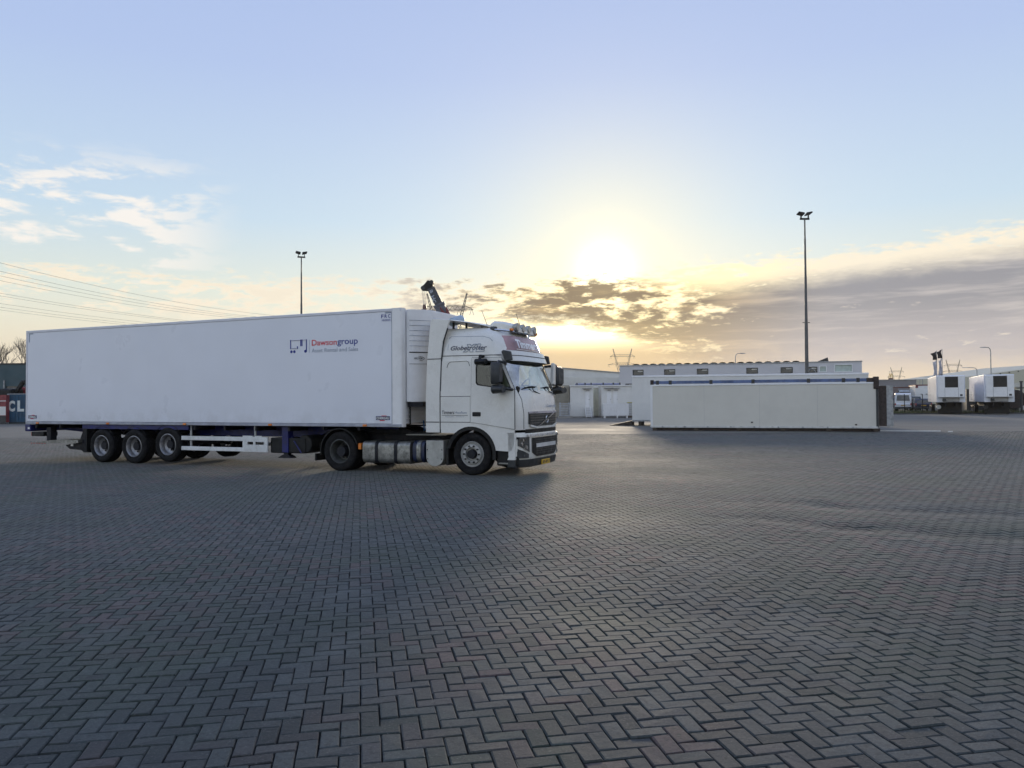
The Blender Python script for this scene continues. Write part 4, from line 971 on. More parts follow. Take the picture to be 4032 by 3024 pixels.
for s in (-1, 1):
    b = MB(); b.plate(rrect(-1.20, 0.15, 0.21, 0.76, 0.09), (), 'y', s * 0.55, s * 1.20)
    tank = rrect(0.55, 1.20, 0.215, 0.755, 0.12)
    b = MB(); b.loft([[(x, s * y, z) for y, z in tank] for x in (-1.20, 0.15)], True, True); ft = b.build('fuel_tank', M['alu'], TU, smooth=35)
    for xb in (-0.795, -0.245):
        b = MB(); b.loft([[(x, s * (0.875 + (y - 0.875) * 1.03), 0.485 + (z - 0.485) * 1.04) for y, z in tank] for x in (xb - 0.045, xb + 0.045)], True, True); b.build('tank_strap', M['chassis'], ft, smooth=35)
    for xb, ww, mm in ((0.26, 0.10, NAVY), (0.37, 0.11, M['alu']), (0.485, 0.08, NAVY)):
        b = MB(); b.loft([[(x, s * y, z) for y, z in rrect(0.62, 1.16, 0.25, 0.78, 0.16)] for x in (xb - ww / 2, xb + ww / 2)], True, True); b.build('air_reservoir', mm, TU, smooth=35)
    cov = [(0.615, 0.795), (1.08, 0.795), (1.08, 0.40)] + [(0.848 + 0.232 * cos(radians(a)), 0.40 + 0.215 * sin(radians(a))) for a in range(-10, -171, -16)] + [(0.615, 0.40)]
    b = MB(); b.plate(cov, (), 'y', s * 0.60, s * 1.215); bc = b.build('battery_cover', mat('scuffed_grey_cover', (0.42, 0.42, 0.39), 0.45, 0.3, var=0.15, scale=4, dirt=(0.2, 0.19, 0.16), dirt_amt=0.5), TU, bevel=0.02)
    for px_, pz_ in ((0.65, 0.58), (1.04, 0.58), (0.66, 0.36), (1.03, 0.36)):
        b = MB(); b.cyl((px_, s * 1.214, pz_), (px_, s * 1.222, pz_), 0.015, n=8); b.build('bolt', M['black'], bc)
    b = MB(); b.box(-1.33, -1.25, min(s * 1.05, s * 1.2), max(s * 1.05, s * 1.2), 0.55, 0.70); b.build('marker_lamp', M['orange'], TU)
    # rear wing and flap
    b = MB()
    b.loft([[(RX + r * cos(radians(a)), s * yy, 0.49 + r * sin(radians(a))) for r, yy in ((0.555, 0.62), (0.555, 1.25), (0.585, 1.25), (0.585, 0.62))] for a in range(20, 200, 10)], True, True)
    b.build('rear_wing', M['black'], TU, smooth=40)
    b = MB(); b.box(-2.62, -2.58, min(s * 0.65, s * 1.24), max(s * 0.65, s * 1.24), 0.24, 0.42); b.build('mud_flap', M['black'], TU)
b = MB(); b.cyl((FX, -1.0, 0.495), (FX, 1.0, 0.495), 0.06, n=10); b.build('axle', M['chassis'], TU)
b = MB(); b.cyl((RX, -0.95, 0.485), (RX, 0.95, 0.485), 0.09, n=12); b.cyl((RX, -0.25, 0.485), (RX, 0.25, 0.485), 0.24, n=16); b.build('axle', M['chassis'], TU)
b = MB(); b.box(1.5, 3.0, -0.5, 0.5, 0.45, 1.05); b.build('engine', M['chassis'], TU, bevel=0.05)
# wheels
FW = {'tyre': tyre_mesh(0.495, 0.315, 0.29).mesh('tyre', M['rubber'], 40)}
b = MB(); b.lathe([(0.295, -0.115), (0.305, -0.128), (0.29, -0.135), (0.265, -0.10), (0.245, -0.09), (0.225, -0.155), (0.16, -0.165), (0.15, -0.10), (0.10, -0.10), (0.10, 0.0), (0.29, 0.0)], n=40, closed=False)
FW['rim'] = b.mesh('rim', mat('white_wheel_disc', (0.42, 0.42, 0.40), 0.45, 0.1, var=0.12, scale=8, dirt=(0.10, 0.09, 0.07), dirt_amt=0.5), 35)
b = MB(); b.cyl((0, -0.20, 0), (0, -0.05, 0), 0.10, 0.125, 24); FW['hub'] = b.mesh('hub', M['chassis'], 35)
b = MB()
for k in range(10):
    a = 2 * pi * k / 10; b.cyl((0.193 * cos(a), -0.195, 0.193 * sin(a)), (0.193 * cos(a), -0.155, 0.193 * sin(a)), 0.021, n=8)
FW['wheel_nuts'] = b.mesh('wheel_nuts', M['black'])
for s in (-1, 1):
    w = sub('wheel', TU, (FX, s * 1.06, 0.495), 0 if s < 0 else pi)
    for nm, me_ in FW.items():
        o = bpy.data.objects.new(nm, me_); COL.objects.link(o); o.parent = w
RW = {'tyre': FW['tyre']}
b = MB(); b.lathe([(0.295, -0.13), (0.305, -0.145), (0.29, -0.15), (0.272, -0.12), (0.26, 0.02), (0.22, 0.10), (0.15, 0.11), (0.14, 0.06), (0.09, 0.05), (0.09, 0.12), (0.29, 0.13)], n=40, closed=False)
RW['rim'] = b.mesh('rim', mat('dark_drive_rim', (0.09, 0.095, 0.09), 0.5, 0.3, var=0.3, scale=7, dirt=(0.03, 0.03, 0.025), dirt_amt=0.5), 35)
b = MB(); b.cyl((0, -0.10, 0), (0, 0.1, 0), 0.13, 0.15, 20)
for k in range(10):
    a = 2 * pi * k / 10; b.cyl((0.175 * cos(a), 0.07, 0.175 * sin(a)), (0.175 * cos(a), 0.12, 0.175 * sin(a)), 0.018, n=6)
RW['hub'] = b.mesh('hub', M['chassis'], 35)
for s in (-1, 1):
    for yy in (1.075, 0.735):
        w = sub('wheel', TU, (RX, s * yy, 0.488), 0 if s < 0 else pi)
        for nm, me_ in (RW.items() if yy > 1 else (('tyre', RW['tyre']),)):
            o = bpy.data.objects.new(nm, me_); COL.objects.link(o); o.parent = w

# ------------------------------------------------------------------ insulated boxes set down in the yard
def frame_at(x0, y0, x1, y1):            # rotation and length of a thing whose front runs from (x0,y0) to (x1,y1)
    return atan2(y1 - y0, x1 - x0), sqrt((x1 - x0) ** 2 + (y1 - y0) ** 2)
rz, L = frame_at(7.76, 43.87, 18.79, 40.28)
B1 = thing('insulated_box', 'beige insulated box body on dark sleepers with blue beam on top', 'box body', (7.76, 43.87, 0), rz)
b = MB(); b.box(0.02, L - 0.02, 0.0, 2.5, 0.26, 2.50); b.build('wall_panel', M['beige'], B1, bevel=0.015)
b = MB(); b.box(0.0, L, -0.03, 2.53, 0.17, 0.275); b.build('floor_rail', mat('pale_floor_rail', (0.62, 0.62, 0.58), 0.5, var=0.1, scale=2, dirt=(0.15, 0.12, 0.08), dirt_amt=0.5), B1, bevel=0.01)
b = MB(); b.box(0.0, L, -0.025, 2.525, 2.47, 2.56); b.build('roof_rail', M['white'], B1, bevel=0.015)
b = MB(); b.box(-0.02, 0.10, -0.02, 2.52, 0.2, 2.5); b.build('end_post', M['white'], B1)
b = MB(); b.box(L - 0.09, L + 0.02, -0.022, 2.52, 0.2, 2.55); b.build('end_frame', M['dark'], B1)
for k in range(6):
    b = MB(); b.box(0.08 + k * 2.26, 0.30 + k * 2.26, 0.02, 2.4, 0.0, 0.17); b.build('sleeper', M['wood'], B1)
b = MB(); b.box(0.1, L + 0.1, 0.12, 0.20, 0.02, 0.165); b.build('skid_beam', M['rust'], B1)
for k in range(1, 4):
    b = MB(); b.box(k * L / 4 - 0.006, k * L / 4 + 0.006, -0.004, 0.01, 0.28, 2.47); b.build('panel_joint', mat('joint_beige', (0.48, 0.47, 0.43), 0.6), B1)
dl = MB(); dl.box(L + 0.03, L + 0.09, 0.05, 1.2, 0.22, 2.42); d_ = dl.build('door_leaf', M['beige'], B1, bevel=0.01)
b = MB(); b.bar((L + 0.10, 0.0, 0.3), (L + 0.42, -0.26, 0.3), 0.03, 0.03)
b = MB(); b.plate([(L + 0.04, -0.02), (L + 0.60, -0.30), (L + 0.63, -0.25), (L + 0.07, 0.03)], (), 'z', 0.30, 2.36); b.build('open_door', M['rust'], B1)
b = MB(); b.plate([(L + 0.38, -0.20), (L + 0.66, -0.34), (L + 0.67, -0.31), (L + 0.39, -0.17)], (), 'z', 0.28, 2.38); b.build('door_edge', M['steel'], B1)
for xk_, zk_ in ((5.35, 0.44), (L - 1.1, 0.33)):
    b = MB(); b.box(xk_, xk_ + 0.10, -0.03, -0.005, zk_, zk_ + 0.07); b.build('drain_stub', M['rust'], B1, bevel=0.01)
for k in range(9):
    b = MB(); b.box(0.6 + k * 1.22, 0.68 + k * 1.22, -0.045, -0.031, 0.185, 0.255); b.build('lashing_ring', M['steel'], B1)
# blue steel beam with fittings lying on its front edge
bl = mat('faded_blue_paint', (0.10, 0.15, 0.29), 0.55, var=0.3, scale=2.5, dirt=(0.16, 0.17, 0.22), dirt_amt=0.6)
SB = thing('steel_beam', 'long faded blue steel beam lying on top of the beige box body', 'beam', (7.76, 43.87, 2.56), rz)
b = MB(); b.box(0.12, L - 0.5, 0.02, 0.16, 0.035, 0.20); b.build('beam_body', bl, SB, bevel=0.008)
for x_ in (0.3, 1.0, 3.2, 5.4, 8.2, 9.9, L - 1.0):
    b = MB(); b.box(x_, x_ + 0.16, -0.015, 0.19, 0.0, 0.225); b.build('clamp', M['dark'], SB, bevel=0.01)
b = MB(); b.box(-0.02, 0.16, -0.02, 0.2, 0.0, 0.26); b.build('end_fitting', M['rust'], SB, bevel=0.02)
b = MB(); b.box(L - 0.52, L + 0.02, -0.02, 0.3, 0.0, 0.22); b.box(L - 0.2, L + 0.06, -0.06, 0.3, -0.35, 0.28); b.build('end_fitting', M['rust'], SB, bevel=0.02)

rz2, L2 = frame_at(8.0, 52.3, 22.3, 49.0)
B2 = thing('insulated_box', 'taller white insulated box body standing behind the beige one', 'box body', (8.0, 52.3, 0), rz2)
b = MB(); b.box(0.0, L2, 0.0, 2.5, 0.36, 3.27); b.build('wall_panel', M['panelw'], B2, bevel=0.02)
b = MB(); b.box(-0.015, L2 + 0.015, -0.03, 2.53, 3.20, 3.33); b.build('roof_rail', M['white'], B2, bevel=0.02)
b = MB(); b.box(-0.01, L2 + 0.01, -0.02, 2.52, 0.28, 0.38); b.build('floor_rail', M['steel'], B2)
for k in range(6):
    b = MB(); b.box(0.4 + k * 2.7, 0.65 + k * 2.7, 0.1, 2.4, 0.0, 0.28); b.build('sleeper', M['wood'], B2)
b = MB(); b.plate([(-1.55, 0.0), (-1.5, 0.02), (-0.03, 0.33), (-0.03, 0.0)], (), 'y', 0.15, 2.3)
tag(b.build('loading_ramp', mat('dark_wet_ramp', (0.035, 0.026, 0.02), 0.7, var=0.3), None, loc=(8.0, 52.3, 0), rz=rz2), 'dark wooden loading ramp at the end of the white box body', 'ramp')
b = MB(); b.bar((0, 0, 0.03), (2.95, 0.45, 0.03), 0.07, 0.04); tag(b.build('white_plank', M['white'], None, loc=(19.0, 40.9, 0), rz=radians(-24)), 'thin white plank lying on the paving beside the beige box', 'plank')
b = MB(); b.box(-0.10, 0.12, -0.03, 0.03, 0.0, 0.05); tag(b.build('white_offcut', M['white'], None, loc=(22.1, 39.6, 0), rz=radians(10)), 'small white offcut on the paving beyond the plank end', 'offcut')

# ------------------------------------------------------------------ site cabins, stairs, stacked goods
def cabin(x0, x1, Y, z0, z1, label, m, doors=(), depth=2.5, louvre=None):
    t = thing('site_cabin', label, 'cabin', (x0, Y, 0), 0.0, 'white site cabins across the yard')
    w = x1 - x0
    DW, D0, D1 = 0.46, 0.92, 2.46
    holes = [[(d, z0 + D0), (d + DW, z0 + D0), (d + DW, z0 + D1), (d, z0 + D1)] for d in doors]
    b = MB(); b.plate([(0, z0), (w, z0), (w, z1), (0, z1)], holes, 'y', 0.0, 0.08); b.build('front_wall', m, t)
    b = MB(); b.box(0, 0.08, 0.08, depth, z0, z1); b.box(w - 0.08, w, 0.08, depth, z0, z1); b.box(0.08, w - 0.08, depth - 0.08, depth, z0, z1); b.build('cabin_shell', m, t)
    b = MB(); b.box(-0.05, w + 0.05, -0.10, depth + 0.05, z1, z1 + 0.14); b.build('flat_roof', M['panelw'], t, bevel=0.02)
    b = MB(); b.box(0.02, w - 0.02, 0.02, depth - 0.02, 0.0, z0); b.build('plinth', M['concrete'], t)
    for d in doors:
        b = MB(); b.box(d + 0.01, d + DW - 0.01, 0.02, 0.07, z0 + D0 + 0.01, z0 + D1 - 0.01); dr = b.build('door', M['white'], t)
        b = MB(); b.cyl((d + 0.40, 0.0, z0 + 1.65), (d + 0.40, 0.03, z0 + 1.65), 0.03, n=8); b.build('handle', M['dark'], dr)
        b = MB(); b.box(d + 0.1, d + 0.44, -0.05, -0.005, z0 + 2.50, z0 + 2.60); b.build('door_lamp', M['steel'], t)
        b = MB(); b.box(d - 0.25, d + 0.62, -0.30, -0.005, z0 + 2.72, z0 + 2.78); b.build('canopy', M['steel'], t)
    return t
YC = 77.0
cabin(gx(2245, YC), gx(2335, YC), YC, 0.12, 3.05, 'white site cabin with one door above a flight of steps', M['panelw'], doors=(1.45,))
b = cabin(gx(2337, YC + 3), gx(2374, YC + 3), YC + 3, 0.12, 2.95, 'narrow greenish grey cabin set back between the two white cabins', mat('greenish_panel', (0.52, 0.54, 0.46), 0.6))
cabin(gx(2368, YC), gx(2500, YC), YC, 0.12, 3.05, 'wide white site cabin with two doors behind the stacked boards', M['panelw'], doors=(0.50, 1.15))
cb = thing('louvred_cabin', 'grey louvred cabin beside the lorry mirror', 'cabin', (gx(2185, YC), YC + 0.4, 0), 0.0)
wl = gx(2243, YC) - gx(2185, YC)
b = MB(); b.box(0, wl, 0, 2.4, 0.1, 3.2); b.build('cabin_shell', mat('brownish_grey_panel', (0.34, 0.31, 0.25), 0.7), cb)
for k in range(22):
    b = MB(); b.box(0.1 + k * (wl - 0.2) / 22, 0.15 + k * (wl - 0.2) / 22, -0.04, 0.0, 1.5, 3.0); b.build('louvre', mat('louvre_grey', (0.28, 0.26, 0.21), 0.7), cb)
pk = thing('pallet_stack', 'pale grey slatted pallet stack by the louvred cabin', 'pallets', (gx(2203, 75), 75.0, 0), 0.0)
for k in range(8):
    b = MB(); b.box(0, 1.0, 0, 1.0, 0.22 + k * 0.16, 0.30 + k * 0.16); b.box(0.03, 0.12, 0.02, 0.98, 0.30 + k * 0.16, 0.38 + k * 0.16); b.box(0.88, 0.97, 0.02, 0.98, 0.30 + k * 0.16, 0.38 + k * 0.16)
    b.build('pallet', mat('pale_grey_timber', (0.42, 0.44, 0.46), 0.7, var=0.2), pk)
b = MB(); b.box(-0.1, 1.25, -0.05, 1.05, 0.0, 0.20); b.build('base_slab', M['concrete'], pk)
# steps to the door
stp = thing('entrance_steps', 'white metal steps leading up to the cabin door', 'steps', (gx(2245, YC) + 1.45, YC - 1.35, 0), 0.0)
for k in range(6):
    b = MB(); b.box(0, 0.50, k * 0.21, k * 0.21 + 0.20, 0.13 + k * 0.155, 0.20 + k * 0.155); b.build('tread', M['white'], stp)
for sx in (-0.035, 0.505):
    b = MB(); b.bar((sx + 0.015, 0.0, 0.03), (sx + 0.015, 1.28, 1.0), 0.03, 0.12); b.build('stringer', M['white'], stp)
bp_ = thing('board_stack', 'stack of white insulation boards on white blocks before the cabins', 'boards', (gx(2374, 74.5), 74.5, 0), radians(-3))
for k in range(11):
    b = MB(); b.box(0, 2.42, 0, 1.2, 0.24 + k * 0.102, 0.337 + k * 0.102); b.build('board', M['white'], bp_, bevel=0.006)
for x_ in (0.1, 1.28, 2.2):
    b = MB(); b.box(x_, x_ + 0.12, 0.02, 1.1, 0.0, 0.24); b.build('block', M['white'], bp_)
wc = thing('wire_crate', 'wire mesh crate at the end of the stacked white boards', 'crate', (gx(2474, 75), 75.2, 0), 0.0)
b = MB()
for k in range(5):
    b.cyl((0.0 + k * 0.11, 0, 0.18), (k * 0.11, 0, 1.45), 0.012, n=5); b.cyl((k * 0.11, 0.9, 0.18), (k * 0.11, 0.9, 1.45), 0.012, n=5)
b.build('upright_wires', M['steel'], wc)
b = MB()
for k in range(7):
    z_ = 0.2 + k * 0.2
    b.cyl((0, 0, z_), (0.46, 0, z_), 0.012, n=5); b.cyl((0, 0.9, z_), (0.46, 0.9, z_), 0.012, n=5); b.cyl((0, 0, z_), (0, 0.9, z_), 0.012, n=5); b.cyl((0.46, 0, z_), (0.46, 0.9, z_), 0.012, n=5)
b.build('level_wires', M['steel'], wc)
b = MB(); b.box(-0.02, 0.48, 0, 0.9, 0.04, 0.17); b.build('crate_base', M['wood'], wc)
b = MB(); b.box(0.02, 0.44, 0.05, 0.85, 1.38, 1.5); b.build('yellow_sack', mat('yellow_sacking', (0.45, 0.40, 0.12), 0.8), wc, bevel=0.03)
# pipe laid along the cabin roofs
pp = thing('roof_pipe', 'grey blue pipe with clamps laid along the cabin roofs', 'pipe', (gx(2330, 77.4), 77.3, 3.19), 0.0)
b = MB(); b.cyl((-1.6, 0.4, 0.10), (2.85, 0.4, 0.10), 0.095, n=12); b.build('pipe_run', mat('dull_blue_paint', (0.20, 0.23, 0.36), 0.5), pp, smooth=40)
for x_ in (-1.5, -0.7, -0.1, 1.1, 2.1, 2.75):
    b = MB(); b.box(x_, x_ + 0.12, 0.25, 0.55, 0.0, 0.24); b.build('clamp', M['dark'], pp)

# ------------------------------------------------------------------ warehouses
gb = thing('gable_warehouse', 'pale grey ribbed warehouse with a low sloping roof behind the cabins', 'building', (gx(2100, 112), 112, 0), 0.0)
xa, xb_ = 0.0, gx(2560, 112) - gx(2100, 112)
def roof_z(px): return 6.65 - (px - 2100) / 340 * 1.1
b = MB(); b.plate([(0, 0), (xb_, 0), (xb_, roof_z(2560)), (0, roof_z(2100))], (), 'y', 0, 0.15); b.build('wall', M['panelw'], gb)
b = MB(); b.plate([(-0.1, roof_z(2100)), (xb_ + 0.1, roof_z(2560)), (xb_ + 0.1, roof_z(2560) + 0.12), (-0.1, roof_z(2100) + 0.12)], (), 'y', -0.15, 30); b.build('roof', M['steel'], gb)
for k in range(26):
    z_ = 3.2 + k * 0.11; 
    if z_ > roof_z(2560) - 0.1: break
    b = MB(); b.box(0.05, xb_ - 0.05, -0.03, 0.0, z_, z_ + 0.04); b.build('cladding_rib', M['panelw'], gb)
b = MB(); b.box(0, 0.2, 0.15, 30, 0, roof_z(2100)); b.build('side_wall', M['panelw'], gb)

ob_l, ob_r = (gx(2440, 96), 96.0), (gx(3395, 88), 88.0)
rzo, Lo = frame_at(*ob_l, *ob_r)
ob = thing('office_building', 'long pale flat-roofed hall with a row of small dark windows', 'building', (ob_l[0], ob_l[1], 0), rzo)
OH = 5.82
wins = []
def u_of(px):                             # distance along the facade that shows in a given column of the photograph
    t_ = (px - 2016) / CAM_F; ex, ey = cos(rzo), sin(rzo)
    return (t_ * ob_l[1] - ob_l[0]) / (ex - t_ * ey)
for p0, p1 in ((2493, 2533), (2617, 2658), (2746, 2788), (2941, 2984), (3076, 3121), (3180, 3218)): wins.append((u_of(p0), u_of(p1), 4.72, 5.32, 'dark'))
wins += [(u_of(3228), u_of(3255), 4.75, 5.4, 'pale'), (u_of(3287), u_of(3357), 4.72, 5.55, 'pale'), (u_of(2464), u_of(2491), 3.1, 3.65, 'dark')]
b = MB(); b.plate([(0, 0), (Lo, 0), (Lo, OH), (0, OH)], [[(a, c), (d, c), (d, e), (a, e)] for a, d, c, e, _ in wins], 'y', 0, 0.2); b.build('wall', mat('lilac_grey_cladding', (0.60, 0.59, 0.60), 0.6, var=0.05, scale=0.3), ob)
b = MB(); b.box(0, 0.2, 0.2, 16, 0, OH); b.build('side_wall', M['panelw'], ob)
b = MB(); b.box(Lo - 0.2, Lo, 0.2, 16, 0, OH); b.build('side_wall', M['panelw'], ob)
b = MB(); b.box(-0.05, Lo + 0.05, -0.06, 16, OH, OH + 0.12); b.build('roof', M['steel'], ob)
dgl = mat('dark_window', (0.06, 0.058, 0.05), 0.15, spec=0.8); pgl = mat('pale_window', (0.42, 0.50, 0.46), 0.2, spec=0.7)
for a, d, c, e, kd in wins:
    b = MB(); b.plate([(a - 0.04, c - 0.04), (d + 0.04, c - 0.04), (d + 0.04, e + 0.04), (a - 0.04, e + 0.04)], [[(a + 0.04, c + 0.04), (d - 0.04, c + 0.04), (d - 0.04, e - 0.04), (a + 0.04, e - 0.04)]], 'y', -0.03, 0.1)
    wf = b.build('window', M['dark'] if kd == 'dark' else M['white'], ob)
    b = MB(); b.box(a, d, 0.10, 0.12, c, e); b.build('pane', dgl if kd == 'dark' else pgl, wf)
    if kd == 'dark':
        b = MB(); b.box(a + (d - a) * 0.45, d - 0.05, 0.085, 0.098, e - 0.2, e - 0.06); b.build('blind', M['panelw'], wf)
for k in range(26):
    x_ = 2.0 + k * 1.02
    if x_ > Lo - 6: break
    b = MB(); rows = [[(x_ - 0.42 + 0.42 * (1 - cos(radians(a))), yy, OH + 0.12 + 0.16 * sin(radians(a))) for a in range(0, 181, 30)] for yy in (0.3, 14.0)]
    b.loft(rows, False); b.build('rooflight', M['panelw'], ob)
b = MB(); b.plate([(u_of(3218), OH + 0.12), (u_of(3268), OH + 0.12), (u_of(3264), OH + 0.62)], (), 'y', 1.0, 3.5); b.build('roof_hatch', M['dark'], ob)
b = MB(); b.tube([(u_of(3181), -0.12, 4.72), (u_of(3186), -0.12, 5.0), (u_of(3196), -0.12, 5.12), (u_of(3206), -0.12, 5.0), (u_of(3212), -0.12, 4.72)], 0.035, 6); b.build('hoop', M['steel'], ob)

# ------------------------------------------------------------------ floodlight masts, street lamps, flags
def mast(x, y, h, label, yaw=0.0):
    t = thing('floodlight_mast', label, 'light mast', (x, y, 0), yaw, 'tall floodlight masts')
    ms = mat('mast_grey', (0.10, 0.105, 0.11), 0.5, 0.4)
    for z0, z1, r0, r1 in ((0, h * 0.47, 0.15, 0.125), (h * 0.47, h * 0.70, 0.115, 0.095), (h * 0.70, h * 0.88, 0.085, 0.07), (h * 0.88, h - 0.35, 0.06, 0.055)):
        b = MB(); b.cyl((0, 0, z0), (0, 0, z1), r0, r1, 12); b.build('pole', ms, t, smooth=40)
    b = MB(); b.bar((-0.36, 0, h - 0.36), (0.36, 0, h - 0.36), 0.08, 0.14); b.build('cross_arm', M['black'], t)
    b = MB(); b.bar((-0.28, 0, h * 0.475), (0.28, 0, h * 0.475), 0.06, 0.05); b.build('bracket', M['dark'], t)
    b = MB(); b.cyl((0, 0, 0), (0, 0, 0.05), 0.3, n=14); b.build('foot', M['concrete'], t)
    for s in (-1, 1):
        b = MB(); b.bar((s * 0.28, 0, h - 0.36), (s * 0.28, 0, h - 0.1), 0.05, 0.2); br = b.build('lamp_bracket', M['black'], t)
        b = MB(); rows = [[(s * 0.08, -0.30, h - 0.04), (s * 0.08, 0.32, h - 0.10), (s * 0.08, 0.32, h - 0.02), (s * 0.08, -0.25, h + 0.10)], [(s * 0.52, -0.30, h + 0.06), (s * 0.52, 0.32, h + 0.02), (s * 0.52, 0.32, h + 0.10), (s * 0.52, -0.25, h + 0.18)]]
        b.loft(rows, True, True); fl = b.build('floodlight', M['black'], t, bevel=0.02)
    return t
mast(gx(3178, 60), 60, 15.9, 'tall floodlight mast rising behind the beige box body')
mast(gx(1187, 74.5), 74.5, 15.9, 'floodlight mast rising behind the white semi-trailer', 0.35)
def street_lamp(px, y, h, arm, label, r=0.07):
    t = thing('street_lamp', label, 'street lamp', (gx(px, y), y, 0), 0.0, 'street lamps in the distance')
    b = MB(); b.cyl((0, 0, 0), (0, 0, h - 0.5), r, r * 0.7, 8); b.tube([(0, 0, h - 0.5), (arm * 0.12, 0, h - 0.15), (arm * 0.4, 0, h), (arm * 1.1, 0, h + 0.03)], r * 0.65, 6)
    b.build('pole', M['steel'], t, smooth=40)
    b = MB(); b.loft([[(arm * 0.9, -0.12, h - 0.04), (arm * 0.9, 0.12, h - 0.04), (arm * 0.9, 0.1, h + 0.1), (arm * 0.9, -0.1, h + 0.1)], [(arm * 1.75, -0.1, h - 0.02), (arm * 1.75, 0.1, h - 0.02), (arm * 1.75, 0.08, h + 0.06), (arm * 1.75, -0.08, h + 0.06)]], True, True)
    b.build('lamp_head', M['steel'], t)
    return t
street_lamp(2897, 110, 8.1, 0.8, 'street lamp showing above the flat-roofed hall')
street_lamp(3903, 108, 8.6, -0.8, 'tallest street lamp, behind the rightmost parked trailer', 0.09)
street_lamp(3848, 150, 7.4, -1.6, 'street lamp with a long curved arm between the two parked trailers', 0.10)
street_lamp(3672, 200, 7.0, -1.8, 'distant street lamp left of the two flags', 0.09)
street_lamp(3735, 190, 6.9, -1.6, 'street lamp just over the roof of the parked trailer by the flags', 0.09)
fd = mat('flag_dark_cloth', (0.035, 0.03, 0.035), 0.9); fw = mat('flag_white_cloth', (0.55, 0.54, 0.58), 0.9)
def flag(px, y, h, lean, label):
    t = thing('flag', label, 'flag', (gx(px, y), y, 0), 0.0, 'pair of limp flags')
    b = MB(); b.cyl((0, 0, 0), (0, 0, h), 0.05, 0.035, 8); b.build('pole', M['steel'], t)
    def cloth(z1, z0, w1, w0, m, nm):
        b = MB(); rows = []
        for k in range(9):
            f = k / 8; z_ = z1 + (z0 - z1) * f; w_ = w1 + (w0 - w1) * f
            rows.append([(-0.03 - w_ * q + 0.05 * sin(6 * q + 3 * f) * lean, 0.14 * sin(9 * q + f * 5), z_ - 0.35 * q * (1 - f)) for q in [i / 6 for i in range(7)]])
        b.loft(rows, False); o = b.build(nm, m, t, smooth=60); md = o.modifiers.new('thick', 'SOLIDIFY'); md.thickness = 0.01
    cloth(h - 0.1, h - 1.2, 0.72, 0.42, fd, 'flag_top'); cloth(h - 1.22, h - 3.4, 0.42, 0.40, fw, 'flag_lower')
    return t
flag(3690, 100, 7.75, 1, 'limp flag with wide dark top, the lower of the pair')
flag(3712, 100, 7.95, -1, 'limp flag on the taller pole beside the parked trailer')

# ------------------------------------------------------------------ parked trailers on the far kerb
rgm = mat('trailer_grille', (0.022, 0.022, 0.02), 0.6, var=0.3, scale=6)
def parked_trailer(x, y, yaw, label):
    """reefer trailer nose-on: local -y = its front"""
    t = thing('parked_trailer', label, 'semi-trailer', (x, y, 0), yaw, 'white trailers parked nose to the yard')
    b = MB(); b.box(-1.29, 1.29, 0.5, 13.6, 1.25, 4.0); b.build('box_body', M['grp'], t, bevel=0.03)
    b = MB(); b.plate([(-1.18, 1.75), (1.18, 1.75), (1.18, 3.94), (-1.18, 3.94)], (), 'y', 0.02, 0.5); un = b.build('refrigeration_unit', M['white'], t, bevel=0.05)
    b = MB(); b.box(-0.56, 0.62, 0.0, 0.05, 2.75, 3.85); b.build('grille', rgm, un, bevel=0.02)
    for k in range(8):
        b = MB(); b.box(-0.54, 0.60, -0.012, 0.0, 2.82 + k * 0.125, 2.86 + k * 0.125); b.build('grille_slat', M['black'], un)
    for x_ in (-0.57, 0.63):
        b = MB(); b.box(x_ - 0.008, x_ + 0.008, 0.008, 0.03, 1.78, 2.74); b.build('panel_gap', M['seam'], un)
    b = MB(); b.box(0.78, 1.0, 0.005, 0.03, 1.88, 2.06); b.build('hatch', M['dark'], un)
    b = MB(); b.box(-0.75, 0.75, 0.3, 0.49, 1.30, 1.72); b.build('diesel_tank', M['concrete'], t, bevel=0.03)
    b = MB(); b.box(-0.78, -0.45, 0.2, 0.4, 1.38, 1.62); b.build('socket_box', M['dark'], t)
    for s in (-1, 1):
        b = MB(); b.box(min(s * 0.42, s * 0.5), max(s * 0.42, s * 0.5), 0.7, 13.4, 0.82, 1.25); b.build('chassis_beam', M['chassis'], t)
        b = MB(); b.box(min(s * 0.85, s * 1.05), max(s * 0.85, s * 1.05), 2.6, 2.8, 0.0, 1.25); b.build('landing_leg', M['chassis'], t)
    b = MB(); b.box(-1.1, 1.1, 2.2, 2.3, 0.08, 1.24); b.build('underside_shade_sheet', M['black'], t)  # black sheet standing in for the deep shade under the trailer
    b = MB(); b.cyl((-1.0, 2.18, 0.75), (-1.0, 2.0, 0.75), 0.22, n=18); b.build('coupling_disc', M['panelw'] if x < 46 else M['dark'], t)
    for ya_ in (9.6, 10.9, 12.2):
        for s in (-1, 1):
            w = sub('wheel', t, (s * 1.06, ya_, 0.49), pi / 2 if s > 0 else -pi / 2)
            for nm in ('tyre', 'rim'):
                o = bpy.data.objects.new(nm, TW[nm]); COL.objects.link(o); o.parent = w
    return t
parked_trailer(44.6, 79.6, radians(-24.5), 'white trailer parked nose on beside the two flags')
parked_trailer(48.3, 77.6, radians(-24.5), 'white trailer parked nose on at the right edge of the row')

